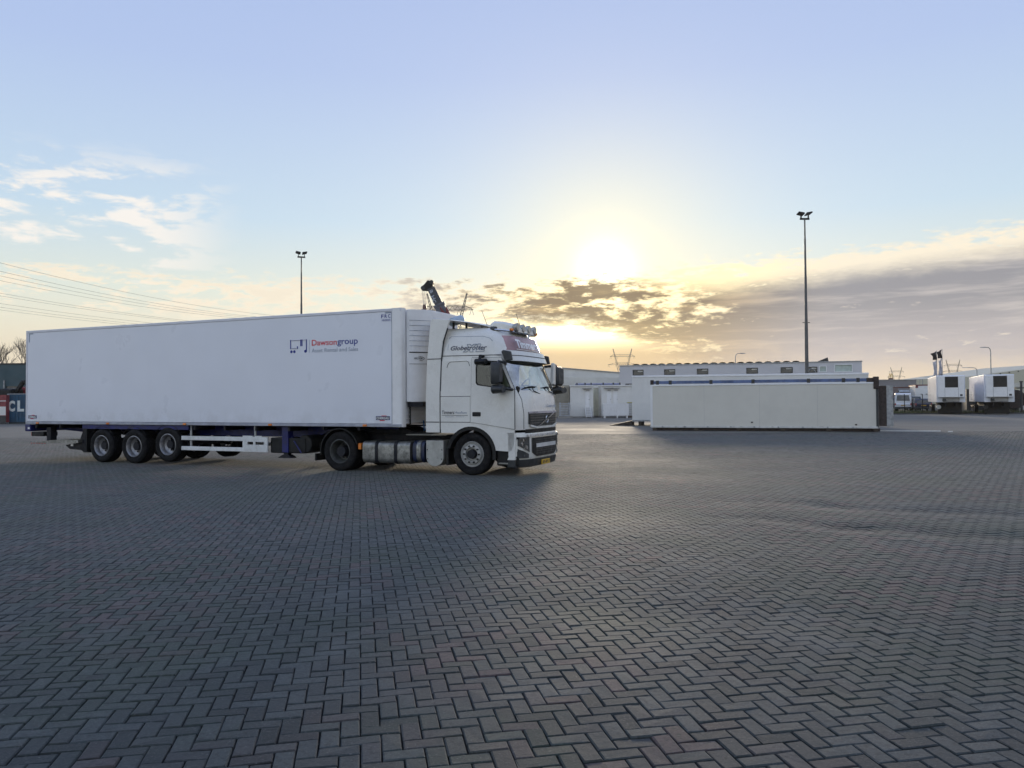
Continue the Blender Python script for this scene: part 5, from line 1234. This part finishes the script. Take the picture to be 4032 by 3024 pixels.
# low walls of goods, vans and a lorry behind the fence
def van(px, y, w, h, L_, col, label, name, cat, yaw=0.0, glass_m=None, plate=True):
    t = thing(name, label, cat, (gx(px, y), y, 0), yaw)
    W2 = w / 2; m = col
    prof = [(0.0, 0.35), (0.0, 0.95), (0.10, 1.05), (0.12, h * 0.55), (0.32, h - 0.12), (0.55, h), (L_ * 0.62, h), (L_ * 0.78, h * 0.60), (L_, h * 0.50), (L_, 0.40)]
    b = MB(); rows = []
    for s_, k in ((-1, 0.96), (-1, 1.0), (1, 1.0), (1, 0.96)):
        rows.append([(s_ * W2 * (1 - 0.10 * max(0, (z - h * 0.5) / h)) * (1 if k == 1 else 1.0) - (0 if k == 1 else s_ * -0.02), yy, (z if k == 1 else 0.35 + (z - 0.35) * 0.985)) for yy, z in prof])
    b.loft(rows[1:3], False); b.loft([rows[1], rows[2]], False)
    b = MB(); top = [rows[1], rows[2]]; n_ = len(prof)
    b.loft(top, True, True); b.build('body', m, t, bevel=0.06)
    b = MB(); b.plate([(-W2 * 0.78, h * 0.58), (W2 * 0.78, h * 0.58), (W2 * 0.70, h * 0.88), (-W2 * 0.70, h * 0.88)], (), 'y', 0.02, 0.05)
    for i_ in range(len(b.v)):
        vx, vy, vz = b.v[i_]; b.v[i_] = (vx, vy + 0.09 + 0.20 * max(0, (vz - h * 0.55)) / (h * 0.45) - 0.02, vz)
    b.build('rear_window', glass_m or dgl, t)
    for s in (-1, 1):
        b = MB(); b.plate([(0.5, h * 0.56), (L_ * 0.62, h * 0.56), (L_ * 0.56, h * 0.86), (0.6, h * 0.86)], (), 'x', s * (W2 * 0.985), s * (W2 * 0.998)); b.build('side_window', dgl, t)
        b = MB(); b.box(min(s * W2 * 0.84, s * W2 * 0.98), max(s * W2 * 0.84, s * W2 * 0.98), -0.02, 0.03, 0.78, 1.05); b.build('tail_lamp', M['red'], t)
        for yy in (0.75, L_ - 0.85):
            b = MB(); b.lathe([(0.18, -0.1), (0.30, -0.11), (0.33, -0.08), (0.33, 0.08), (0.30, 0.11), (0.18, 0.1)], n=20); me_ = b
            w_ = me_.build('wheel', M['rubber'], t, smooth=40, loc=(s * (W2 - 0.12), yy, 0.33)); w_.rotation_euler.z = pi / 2
    b = MB(); b.box(-W2 * 0.96, W2 * 0.96, -0.08, 0.06, 0.38, 0.58); b.build('rear_bumper', M['dark'], t, bevel=0.03)
    if plate:
        b = MB(); b.box(-0.26, 0.26, -0.035, -0.005, 0.72, 0.83); b.build('number_plate', M['yellow'], t)
    return t
van(3555, 100, 1.95, 2.35, 5.0, M['white'], 'white delivery van parked behind the fence posts', 'delivery_van', 'van', radians(-26))
van(3636, 97, 1.9, 1.62, 4.4, mat('dark_blue_car_paint', (0.02, 0.025, 0.05), 0.25, coat=0.5), 'dark blue car parked between the white van and trailer', 'parked_car', 'car', radians(-20))
van(3506, 103, 1.8, 1.7, 4.2, mat('black_car_paint', (0.015, 0.016, 0.018), 0.25, coat=0.5), 'black car parked at the corner beyond the beige box', 'parked_car', 'car', radians(-26))
van(3598, 106, 1.8, 1.9, 4.4, mat('dark_green_car_paint', (0.015, 0.03, 0.028), 0.3, coat=0.4), 'dark green car between the white van and the dark blue car', 'parked_car', 'car', radians(-22))
lr = thing('box_lorry', 'white box lorry with a dark red roof edge behind the dark car', 'lorry', (gx(3638, 112), 112, 0), radians(-20))
b = MB(); b.box(-1.1, 1.1, 0, 7.0, 1.0, 3.45); b.build('box_body', M['white'], lr, bevel=0.03)
b = MB(); b.box(-1.13, 1.13, -0.03, 7.05, 3.455, 3.6); b.build('roof_edge', mat('dark_red_edge', (0.16, 0.03, 0.04), 0.5), lr)
for s in (-1, 1):
    b = MB(); b.box(min(s * 0.75, s * 1.1), max(s * 0.75, s * 1.1), -0.04, -0.01, 3.15, 3.44); b.build('corner_mark', mat('dark_red_edge', (0.16, 0.03, 0.04), 0.5), lr)
    b = MB(); b.box(min(s * 0.2, s * 0.45), max(s * 0.2, s * 0.45), -0.04, -0.01, 2.2, 2.28); b.build('lock', M['dark'], lr)
    for yy in (1.5, 6.0):
        b = MB(); b.lathe([(0.25, -0.14), (0.46, -0.14), (0.48, -0.1), (0.48, 0.1), (0.46, 0.14), (0.25, 0.14)], n=20); w_ = b.build('wheel', M['rubber'], lr, smooth=40, loc=(s * 0.95, yy, 0.48)); w_.rotation_euler.z = pi / 2
b = MB(); b.box(-1.0, 1.0, 0.2, 7.4, 0.6, 0.95); b.build('chassis', M['chassis'], lr)
b = MB(); b.box(-1.1, 1.1, 7.1, 8.8, 0.7, 2.9); b.build('cab', M['white'], lr, bevel=0.15)
pt = thing('panel_van', 'pale blue grey panel van with open roof rack farther behind the fence', 'van', (gx(3570, 118), 118, 0), radians(-20))
b = MB(); b.box(-1.1, 1.1, 0, 5.5, 0.5, 2.9); b.build('body', mat('pale_blue_panel', (0.50, 0.56, 0.64), 0.4, coat=0.2), pt, bevel=0.12)
b = MB(); b.box(-2.3, 1.15, -0.05, 5.4, 3.25, 3.37); b.build('roof_rack', mat('brown_rack', (0.14, 0.05, 0.04), 0.6), pt)
b = MB(); b.box(-2.2, -1.2, 0.0, 5.0, 1.1, 3.24); b.build('side_load', mat('brown_grey_load', (0.20, 0.16, 0.15), 0.8), pt)
b = MB(); b.box(-1.0, 1.0, -0.03, 0.0, 2.1, 2.6); b.build('rear_window', dgl, pt)
for s in (-1, 1):
    for yy in (0.9, 4.6):
        b = MB(); b.lathe([(0.2, -0.1), (0.34, -0.11), (0.36, -0.08), (0.36, 0.08), (0.34, 0.11), (0.2, 0.1)], n=18); w_ = b.build('wheel', M['rubber'], pt, smooth=40, loc=(s * 0.95, yy, 0.36)); w_.rotation_euler.z = pi / 2
# buildings far off on the right
fb = thing('flat_warehouse', 'low grey flat-roofed warehouse behind the fence and vans', 'building', (gx(3380, 150), 150, 0), 0.0)
wf_ = gx(3608, 150) - gx(3380, 150)
b = MB(); b.box(0, wf_, 0, 20, 0, 5.1); b.build('wall', mat('mid_grey_cladding', (0.24, 0.23, 0.24), 0.7, var=0.06, scale=0.3), fb)
b = MB(); b.box(-0.1, wf_ + 0.1, -0.1, 20.1, 5.1, 5.25); b.build('roof_edge', M['steel'], fb)
b = MB(); b.bar((wf_ - 4, -0.1, 0), (wf_ - 4, -0.1, 4), 0.1, 0.1); b.build('downpipe', M['steel'], fb)
gt = thing('gantry_frame', 'thin metal gantry frame at the corner of the grey warehouse', 'gantry', (gx(3610, 149), 149, 0), 0.0)
b = MB(); b.bar((0, 0, 5.2), (1.15, 0, 5.2), 0.08, 0.08); b.bar((1.12, 0, 0), (1.12, 0, 5.2), 0.1, 0.1); b.bar((0.6, 0, 3.4), (0.6, 0, 5.2), 0.06, 0.06); b.build('gantry_bars', M['steel'], gt)
pg = thing('gable_hall', 'large pale yellow hall with a long sloping roof behind the parked trailers', 'building', (gx(3815, 200), 200, 0), 0.0)
wp_ = gx(4250, 200) - gx(3815, 200)
b = MB(); b.plate([(0, 0), (wp_, 0), (wp_, 10.6), (0, 7.0)], (), 'y', 0, 40); b.build('wall', mat('pale_yellow_cladding', (0.55, 0.52, 0.40), 0.7, var=0.05, scale=0.2), pg)
for k in range(12):
    b = MB(); x_ = 1.0 + k * 2.3; b.box(x_, x_ + 0.35, -0.05, 0.0, 6.55 + x_ * 3.6 / wp_, 6.85 + x_ * 3.6 / wp_); b.build('wall_vent', M['dark'], pg)
tk = thing('tank_container', 'dark rusty tank frame standing right of the parked trailers', 'tank', (gx(4000, 86), 86, 0), radians(-20))
b = MB(); b.cyl((0, 0.3, 1.5), (0, 5.5, 1.5), 1.05, n=20); b.build('tank_shell', M['rust'], tk, smooth=40)
b = MB()
for x_ in (-1.1, 1.1):
    for z_ in (0.2, 2.75): b.bar((x_, 0, z_), (x_, 5.8, z_), 0.12, 0.12)
    for y_ in (0.05, 5.75): b.bar((x_, y_, 0.0), (x_, y_, 2.8), 0.12, 0.12)
b.build('tank_frame', M['dark'], tk)
b = MB(); b.box(-0.8, 0.8, 0.2, 5.6, 2.82, 3.3); b.build('top_walkway', mat('cream_paint', (0.6, 0.57, 0.48), 0.6), tk)
ph = thing('utility_post', 'dark utility post standing at the right edge of the yard', 'post', (gx(4021, 84), 84, 0), 0.0)
b = MB(); b.cyl((0, 0, 0), (0, 0, 3.3), 0.12, 0.11, 10); b.build('pole', M['dark'], ph)
b = MB(); b.box(-0.12, 0.12, -0.12, 0.12, 3.3, 3.45); b.build('cap', M['dark'], ph)
lb = thing('parcel_shed', 'small white shed beside the dark post at the right edge', 'shed', (gx(4012, 88), 88, 0), 0.0)
b = MB(); b.box(0, 3.5, 0, 3, 0, 1.75); b.build('wall', M['panelw'], lb)
b = MB(); b.box(-0.1, 3.6, -0.1, 3.1, 1.75, 1.9); b.build('roof', M['steel'], lb)
dc = thing('dark_container', 'dark grey shipping container between the two parked trailers', 'container', (gx(3820, 95), 95, 0), radians(-24))
b = MB(); b.box(-0.4, 2.0, 0, 6, 0.15, 2.75); b.build('shell', M['dark'], dc)
for k in range(8):
    b = MB(); b.box(-0.35 + k * 0.3, -0.2 + k * 0.3, -0.03, 0.0, 0.3, 2.6); b.build('corrugation', M['dark'], dc)
sg = thing('roadside_sign', 'double-arch fast food sign on a tall pole far off', 'sign', (gx(3508, 420), 420, 0), 0.0)
b = MB(); b.cyl((0, 0, 0), (0, 0, 11.3), 0.35, n=8); b.build('pole', M['dark'], sg)
b = MB(); b.box(-1.15, 1.15, -0.3, 0.3, 11.3, 12.4); b.build('sign_board', mat('dark_red_board', (0.10, 0.035, 0.03), 0.6), sg)
for cx_ in (-0.5, 0.5):
    b = MB(); b.tube([(cx_ - 0.5, 0, 12.4), (cx_ - 0.38, 0, 13.6), (cx_ - 0.15, 0, 14.6), (cx_, 0, 14.75), (cx_ + 0.15, 0, 14.6), (cx_ + 0.38, 0, 13.6), (cx_ + 0.5, 0, 12.4)], 0.15, 6); b.build('arch', mat('sign_yellow', (0.6, 0.38, 0.03), 0.5), sg)
# kerb, grass verge and fence along the far edge
b = MB(); b.box(-120, 120, 82.0, 82.25, -0.1, 0.13); tag(b.build('kerb', mat('dark_kerb', (0.06, 0.06, 0.058), 0.85, var=0.3, scale=1.0)), 'low dark concrete kerb along the far edge of the yard', None, kind='structure')
b = MB(); g_r = random.Random(5)
for k in range(7000):
    x_ = g_r.uniform(30, 72); y_ = 82.3 + g_r.random() ** 1.6 * 14; h_ = g_r.uniform(0.12, 0.42) * (1.5 if g_r.random() < 0.06 else 1)
    a_ = g_r.uniform(0, pi); w_ = g_r.uniform(0.02, 0.06); lx, ly = g_r.uniform(-0.15, 0.15), g_r.uniform(-0.15, 0.15)
    b.add([(x_ - w_ * cos(a_), y_ - w_ * sin(a_), -0.16), (x_ + w_ * cos(a_), y_ + w_ * sin(a_), -0.16), (x_ + lx, y_ + ly, h_)], [(0, 1, 2)])
me_ = bpy.data.meshes.new('grass'); me_.from_pydata(b.v, [], b.f); me_.materials.append(mat('verge_grass', (0.055, 0.085, 0.022), 0.8, var=0.35, scale=0.4, tint=(0.09, 0.085, 0.035)))
og = bpy.data.objects.new('grass', me_); COL.objects.link(og); tag(og, 'rough green grass growing on the verge beyond the kerb', 'grass', kind='stuff')
fc = thing('wire_fence', 'thin wire fence with dark posts between the yard and vans', 'fence', (gx(3490, 88), 88, 0), radians(-3))
Lf = gx(4040, 88) - gx(3490, 88)
for k in range(9):
    b = MB(); b.cyl((k * Lf / 8, 0, -0.1), (k * Lf / 8, 0, 2.15), 0.045, n=8); b.build('post', M['black'], fc)
for z_ in (0.3, 0.9, 1.5, 2.05):
    b = MB(); b.bar((0, 0, z_), (Lf, 0, z_), 0.012, 0.012); b.build('wire', M['dark'], fc)
b = MB()
for k in range(130): b.bar((k * Lf / 130, 0, 0.05), (k * Lf / 130, 0, 2.05), 0.006, 0.006)
b.build('mesh_wires', M['dark'], fc)['kind'] = 'stuff'

# ------------------------------------------------------------------ pylons and lines
pym = mat('pylon_steel', (0.15, 0.14, 0.12), 0.6, 0.3)
def lattice(b, p0, p1, w0, w1, n, r, up=Vector((0, 1, 0))):
    """two-sided lattice strut from p0 to p1"""
    p0, p1 = Vector(p0), Vector(p1); d = (p1 - p0).normalized(); s1 = d.cross(up).normalized()
    pts = []
    for k in range(n + 1):
        f = k / n; c = p0 + (p1 - p0) * f; w = w0 + (w1 - w0) * f
        pts.append((c - s1 * w / 2, c + s1 * w / 2))
    for k in range(n):
        b.bar(pts[k][0], pts[k + 1][0], r, r); b.bar(pts[k][1], pts[k + 1][1], r, r)
        b.bar(pts[k][k % 2], pts[k + 1][(k + 1) % 2], r * 0.6, r * 0.6)
PY = {}
def pylon(px, depth, label, k=1.0, yaw=0.0):
    t = thing('lattice_pylon', label, 'pylon', (gx(px, depth), depth, 0), yaw, 'lattice pylons on the horizon')
    if not PY:
        for s in (-1, 1):
            b = MB(); lattice(b, (s * 1.2, 0, 22), (s * 3.4, 0, 29.6), 1.6, 2.0, 5, 0.38); lattice(b, (s * 3.4, 0, 29.6), (s * 9.8, 0, 54.6), 2.0, 0.4, 16, 0.38); PY[('pylon_leg', s)] = b.mesh('pylon_leg', pym)
        for nm, z_, hw in (('upper_crossarm', 46.5, 12.9), ('lower_crossarm', 38.0, 15.0)):
            b = MB(); hm = 9.0 if nm[0] == 'u' else 7.2
            lattice(b, (-hm, 0, z_ + 0.9), (hm, 0, z_ + 0.9), 2.0, 2.0, 14, 0.32)
            for s in (-1, 1):
                b.bar((s * hm, 0, z_ + 1.9), (s * hw, 0, z_), 0.24, 0.32); b.bar((s * hm, 0, z_ - 0.1), (s * hw, 0, z_), 0.24, 0.32)
                b.bar((s * (hm + hw) / 2, 0, z_ - 0.05), (s * (hm + hw) / 2, 0, z_ + 0.95), 0.15, 0.15)
            PY[(nm, 0)] = b.mesh(nm, pym)
            b = MB()
            for xi in (-hw + 0.8, -hw * 0.45, hw * 0.45, hw - 0.8):
                for s in (-1, 1): b.bar((xi + s * 0.15, 0, z_), (xi + s * 1.0, 0, z_ - 2.6), 0.16, 0.16)
            PY[('insulators', z_)] = b.mesh('insulators', pym)
        b = MB()
        for sx in (-1, 1): lattice(b, (sx * 3.2, 0, 0), (sx * 1.2, 0, 22), 1.8, 1.2, 10, 0.3)
        for k_ in range(6): b.bar((-3.2 + k_ * 0.36, 0, k_ * 4), (3.2 - k_ * 0.36, 0, k_ * 4), 0.2, 0.2)
        PY[('pylon_body', 0)] = b.mesh('pylon_body', pym)
    for (nm, _), me in PY.items():
        o = bpy.data.objects.new(nm, me); COL.objects.link(o); o.parent = t; o.scale = (k, k, k)
    return t
pylon(2452, 812, 'pale lattice pylon standing over the end of the gable warehouse')
pylon(3530, 1350, 'faint distant pylon behind the double-arch sign')
pylon(3754, 1100, 'distant pylon showing over the roof of the left parked trailer')
pylon(3187, 1230, 'faint pylon tips behind the base of the floodlight mast')
pylon(1762, 385, 'large nearby pylon behind the crane boom and lorry cab')
wm = mat('wire_grey', (0.10, 0.10, 0.11), 0.6, 0.3)
def hline(pxy0, pxy1, d0, d1, sag, label, r):
    def P(px, py, d): return Vector((gx(px, d), d, CAM_H + (1576.6 - 0.0067 * (px - 2016) - py) / CAM_F * d))
    a, c = P(*pxy0, d0), P(*pxy1, d1); pts = []
    for k in range(41):
        f = k / 40; p = a.lerp(c, f); p.z -= sag * 4 * f * (1 - f); pts.append(p)
    b = MB(); b.tube(pts, r, 5)
    tag(b.build('power_line', wm), label, 'power line', 'power lines descending behind the trailer')
names = ['topmost', 'second from top', 'third from top', 'fourth from top', 'fifth from top', 'sixth from top', 'third from bottom', 'second from bottom', 'lowest']
for k, (y0, ya_) in enumerate(((1021, 1195), (1057, 1198), (1076, 1199), (1096, 1200), (1151, 1258), (1162, 1258), (1194, 1262), (1209, 1264), (1220, 1266))):
    hline((-180, y0 - 34 + k), (1680 + 12 * k, ya_ + 20), 150 + 9 * k, 385, 8.4 if k < 4 else 6.2, names[k] + ' of the power lines sloping down behind the trailer', 0.03)

# ------------------------------------------------------------------ mobile crane behind the lorry
CY = 60.0
cr = thing('mobile_crane', 'dark telescopic crane boom with hook block rising behind the lorry cab', 'crane', (gx(1880, CY), CY, 0), 0.0)
def cpt(px, py): return Vector((gx(px, CY) - gx(1880, CY), 0, CAM_H + (1576.6 - 0.0067 * (px - 2016) - py) / CAM_F * CY))
top_, mid_, low_ = cpt(1699, 1133), cpt(1731, 1200), cpt(1871, 1512)
crm = mat('crane_dark_paint', (0.05, 0.055, 0.065), 0.5, var=0.2); crm2 = mat('crane_grey_paint', (0.13, 0.135, 0.16), 0.5, var=0.2)
b = MB(); b.bar(top_, mid_, 0.60, 0.60); b.build('boom_section', crm, cr, bevel=0.03)
b = MB(); b.bar(mid_, low_, 0.80, 0.80); b.build('boom_base', crm2, cr, bevel=0.03)
b = MB(); b.bar(mid_ + (mid_ - low_).normalized() * 0.05, mid_ - (mid_ - low_).normalized() * 0.12, 0.90, 0.90); b.build('boom_collar', crm2, cr, bevel=0.02)
dirb = (top_ - mid_).normalized()
hd = [(1683, 1108), (1687, 1104), (1695, 1106), (1700, 1110), (1707, 1113), (1708, 1128), (1703, 1133), (1704, 1140), (1684, 1144), (1664, 1142), (1663, 1128), (1672, 1122)]
b = MB(); b.plate([(p.x, p.z) for p in [cpt(*q) for q in hd]], (), 'y', -0.28, 0.28); hdo = b.build('boom_head', M['black'], cr, bevel=0.02)
for q in ((1668, 1135), (1702, 1112)):
    c_ = cpt(*q); b = MB(); b.cyl((c_.x, -0.34, c_.z), (c_.x, 0.34, c_.z), 0.16, n=16); b.build('sheave', M['dark'], hdo)
hk = cpt(1674, 1212)
for dx in (-0.17, -0.10, 0.02, 0.14):
    b = MB(); s0 = cpt(1672, 1142); b.cyl((s0.x + dx * 1.05, 0.0, s0.z), (hk.x + dx * 0.55, 0.0, hk.z + 0.25), 0.012, n=5); b.build('hoist_rope', M['steel'], cr)
b = MB(); b.plate([(hk.x - 0.13, hk.z + 0.26), (hk.x + 0.09, hk.z + 0.26), (hk.x + 0.15, hk.z + 0.02), (hk.x + 0.09, hk.z - 0.24), (hk.x - 0.09, hk.z - 0.24), (hk.x - 0.16, hk.z + 0.02)], (), 'y', -0.14, 0.14); hb = b.build('hook_block', mat('hook_red_brown', (0.16, 0.09, 0.08), 0.5), cr, bevel=0.03)
b = MB(); b.tube([(hk.x, 0, hk.z - 0.22), (hk.x, 0, hk.z - 0.42), (hk.x + 0.1, 0, hk.z - 0.55), (hk.x, 0, hk.z - 0.66), (hk.x - 0.1, 0, hk.z - 0.56)], 0.035, 8); b.build('hook', M['dark'], hb)
wl_ = mat('boom_lettering', (0.40, 0.42, 0.46), 0.5)
for ch, q, sz in (('a', (1698, 1148), 0.26), ('.', (1699, 1166), 0.06), ('H', (1703, 1172), 0.30), ('C', (1709, 1187), 0.26)):
    p_ = cpt(*q); down = -dirb; right_ = Vector((dirb.z, 0, -dirb.x))
    lettering(ch, wl_, cr, (p_.x - 0.10, -0.305, p_.z + 0.05), (-down.x * -1, 0, down.z), (right_.x, 0, right_.z), sz, sz if ch != '.' else 0.06, bold=0.03, depth=-0.003 if False else 0.004)
for q0, q1 in (((1737, 1212), (1752, 1240)), ((1761, 1212), (1768, 1240))):
    p_, r_ = cpt(*q0), cpt(*q1); b = MB(); b.cyl((p_.x, -0.5, p_.z), (r_.x, -0.5, r_.z), 0.04, 0.16, 8); b.build('jib_bracket', mat('dull_red_bracket', (0.20, 0.05, 0.04), 0.6), cr)
b = MB(); p_ = cpt(1752, 1243); b.box(p_.x - 0.45, p_.x + 0.5, -0.7, -0.3, p_.z - 0.5, p_.z + 0.02); b.build('winch_box', crm2, cr)
b = MB(); b.bar(cpt(1768, 1245) + Vector((0, -0.5, -0.2)), low_ + Vector((0, -0.5, 0.3)), 0.25, 0.25); b.build('luffing_cylinder', M['steel'], cr)
b = MB(); b.box(-1.6, 1.5, -1.1, 1.1, 1.75, 3.0); b.build('upper_carriage', crm2, cr, bevel=0.08)
b = MB(); b.box(-4.2, 4.6, -1.2, 1.2, 1.0, 1.7); b.build('carrier', crm2, cr, bevel=0.06)
b = MB(); b.box(3.3, 4.8, -1.2, 1.2, 1.705, 2.9); b.build('driver_cab', crm2, cr, bevel=0.12)
b = MB(); b.box(4.80, 4.82, -1.0, 1.0, 2.1, 2.75); b.build('cab_window', dgl, cr)
for x_ in (-3.3, -1.8, 1.4, 2.9):
    for s in (-1, 1):
        b = MB(); b.lathe([(0.3, -0.18), (0.6, -0.18), (0.64, -0.12), (0.64, 0.12), (0.6, 0.18), (0.3, 0.18)], n=24); b.build('wheel', M['rubber'], cr, smooth=40, loc=(x_, s * 1.0, 0.64))

# ------------------------------------------------------------------ left edge: container, hall, trees
ct = thing('shipping_container', 'dark blue shipping container with white letters behind the trailer tail', 'container', (gx(30, 68), 68, 0), 0.0)
Lc = 6.06
cbm = mat('container_blue', (0.012, 0.065, 0.13), 0.5, var=0.25, scale=1.0, dirt=(0.02, 0.05, 0.06), dirt_amt=0.6)
b = MB(); b.box(0.05, Lc - 0.05, 0.05, 2.4, 0.15, 2.55); b.build('shell', cbm, ct)
b = MB(); b.box(0.0, Lc, 0.0, 2.44, 0.0, 0.16); b.build('bottom_rail', mat('container_dark_rail', (0.015, 0.025, 0.03), 0.6), ct)
b = MB(); b.box(0.0, Lc, 0.0, 2.44, 2.55, 2.62); b.build('top_rail', mat('container_pale_rail', (0.30, 0.33, 0.36), 0.6), ct)
for k in range(20):
    b = MB(); b.box(0.2 + k * 0.29, 0.34 + k * 0.29, 0.015, 0.05, 0.2, 2.5); b.build('corrugation', cbm, ct)
b = MB(); b.box(-0.03, 0.12, -0.03, 0.15, 0.0, 2.6); b.build('corner_post', mat('container_post_grey', (0.28, 0.33, 0.34), 0.6), ct)
for ch_, xc_ in (('C', 0.06), ('L', 0.84)): lettering(ch_, mat('container_lettering', (0.62, 0.66, 0.64), 0.6), ct, (xc_, 0.010, 1.06), UXD, VZD, 0.58, 0.95, bold=0.05)
rc = thing('red_container', 'red and white container end at the left edge of the yard', 'container', (gx(30, 67.5) - 0.2, 67.6, 0), 0.0)
b = MB(); b.box(-3.0, 0, 0, 2.4, 0.15, 2.5); b.build('shell', mat('faded_red', (0.24, 0.05, 0.055), 0.55, var=0.25), rc)
b = MB(); b.box(-3.0, -0.02, -0.02, 0.0, 0.75, 1.5); b.build('white_band', M['panelw'], rc)
b = MB(); b.box(-3.0, 0.0, -0.03, 0.0, 0.0, 0.7); b.build('base_frame', M['dark'], rc)
b = MB(); b.box(-3.0, 0.0, -0.025, 0.0, 1.95, 2.02); b.build('rail', M['panelw'], rc)
th = thing('teal_hall', 'dark teal industrial hall behind the blue container', 'building', (gx(-300, 92), 92, 0), 0.0)
wt = gx(900, 92) - gx(-300, 92); tm = mat('teal_cladding', (0.045, 0.085, 0.10), 0.6, var=0.12, scale=0.4)
hp_ = [[(gx(p, 92) - gx(-300, 92), 2.2), (gx(p, 92) - gx(-300, 92) + 1.3, 2.2), (gx(p, 92) - gx(-300, 92) + 1.3, 3.8), (gx(p, 92) - gx(-300, 92), 3.8)] for p in (22, 75)]
b = MB(); b.plate([(0, 0), (wt, 0), (wt, 6.35), (0, 6.35)], hp_, 'y', 0, 0.2); b.build('wall', tm, th)
for h_ in hp_:
    b = MB(); b.box(h_[0][0], h_[1][0], 0.1, 0.14, 2.2, 3.8); b.build('window', dgl, th)
b = MB(); b.box(-0.1, wt + 0.1, -0.1, 18, 6.35, 6.5); b.build('roof', M['dark'], th)
b = MB(); b.box(0, wt, -0.06, 0.0, 2.95, 4.6); 
b = MB(); b.bar((gx(18, 92) - gx(-300, 92), -0.1, 0), (gx(18, 92) - gx(-300, 92), -0.1, 4.5), 0.12, 0.12); b.build('downpipe', M['steel'], th)
rl = thing('red_lorry', 'dark red lorry cab showing above the blue container', 'lorry', (gx(80, 82), 82, 0), 0.0)
b = MB(); b.plate([(-0.9, 0.9), (1.2, 0.9), (1.2, 3.0), (0.9, 3.35), (0.1, 3.5), (-0.3, 3.2), (-0.9, 3.1)], (), 'y', 0, 2.3); b.build('cab', mat('dark_red_cab', (0.22, 0.02, 0.03), 0.5), rl, bevel=0.06)
b = MB(); b.box(-3.6, -0.95, 0.1, 2.2, 0.9, 3.05); b.build('load_bed', M['dark'], rl)
for x_ in (-3.0, 0.4):
    b = MB(); b.lathe([(0.3, -0.15), (0.48, -0.15), (0.5, -0.1), (0.5, 0.1), (0.48, 0.15), (0.3, 0.15)], c=(0, 0, 0), n=20); b.build('wheel', M['rubber'], rl, smooth=40, loc=(x_, 0.2, 0.5))
dp = thing('digger', 'black excavator arm and cab above the containers at the left edge', 'excavator', (gx(8, 80), 80, 0), 0.0)
b = MB(); b.box(-1.8, 0.9, 0, 2.4, 0.9, 3.3); b.build('body', M['black'], dp, bevel=0.2)
b = MB(); b.bar((0.6, 1, 2.6), (1.6, 1, 4.1), 0.4, 0.35); b.bar((1.6, 1, 4.1), (2.3, 1, 3.3), 0.35, 0.3); b.build('arm', M['black'], dp, bevel=0.05)
b = MB(); b.plate([(2.1, 3.4), (2.6, 3.5), (2.75, 3.05), (2.2, 2.95)], (), 'y', 0.6, 1.4); b.build('bucket', M['black'], dp)
for s in (0.2, 1.9):
    b = MB(); b.box(-1.9, 1.3, s, s + 0.5, 0.0, 0.85); b.build('track', M['chassis'], dp, bevel=0.25)
bark = mat('bare_bark', (0.10, 0.085, 0.075), 0.9, var=0.3)
def bare_tree(px, y, h, seed, label):
    rg = random.Random(seed); t = thing('bare_tree', label, 'tree', (gx(px, y), y, 0), 0.0, 'bare winter trees behind the teal hall')
    tr_, cr_ = MB(), MB()
    def grow(p, d, L_, r, lev):
        q = p + d * L_
        (tr_ if lev < 2 else cr_).cyl(p, q, r, r * 0.72, 5 if lev < 3 else 3, caps=False)
        if lev >= 6: return
        for k in range(2 if lev == 0 else rg.choice((2, 3, 3))):
            ax = Vector((rg.uniform(-1, 1), rg.uniform(-1, 1), rg.uniform(-0.2, 0.35))).normalized()
            nd = (d + ax * rg.uniform(0.35, 0.62)).normalized(); nd.z = abs(nd.z) * 0.9 + 0.18; nd.normalize()
            grow(q if k < 2 else p + d * L_ * rg.uniform(0.55, 0.9), nd, L_ * rg.uniform(0.66, 0.84), max(r * 0.66, 0.012), lev + 1)
    grow(Vector((0, 0, 0)), Vector((rg.uniform(-.08, .08), 0, 1)).normalized(), h * 0.33, h * 0.015, 0)
    tr_.build('trunk', bark, t, smooth=60); cr_.build('crown', bark, t)
for i_, (px_, y_, h_) in enumerate(((10, 128, 9.6), (38, 122, 10.6), (52, 125, 10.4), (98, 122, 11.0))):
    bare_tree(px_, y_, h_, 31 + i_, ['bare tree at the very left edge over the teal hall', 'bare tree with a wide fan of twigs above the digger', 'bare tree leaning towards the trailer above the teal hall', 'bare tree half hidden by the tail corner of the trailer', 'bare tree hidden behind the upper corner of the trailer'][i_])

# ------------------------------------------------------------------ morning haze: one closed box of even thin air round the whole scene
b = MB(); b.box(-2200, 2200, -200, 1500, -1.5, 70)
hz = b.build('haze', None)
hm = bpy.data.materials.new('thin_haze'); hm.use_nodes = True
t_ = hm.node_tree
for n_ in list(t_.nodes): t_.nodes.remove(n_)
pv = t_.nodes.new('ShaderNodeVolumePrincipled'); pv.inputs['Color'].default_value = (0.98, 0.94, 0.86, 1)
pv.inputs['Density'].default_value = 0.00015; pv.inputs['Anisotropy'].default_value = 0.5
t_.links.new(pv.outputs[0], t_.nodes.new('ShaderNodeOutputMaterial').inputs['Volume'])
hz.data.materials.append(hm)
tag(hz, 'thin pale morning haze over the yard and fields', 'haze', kind='stuff')
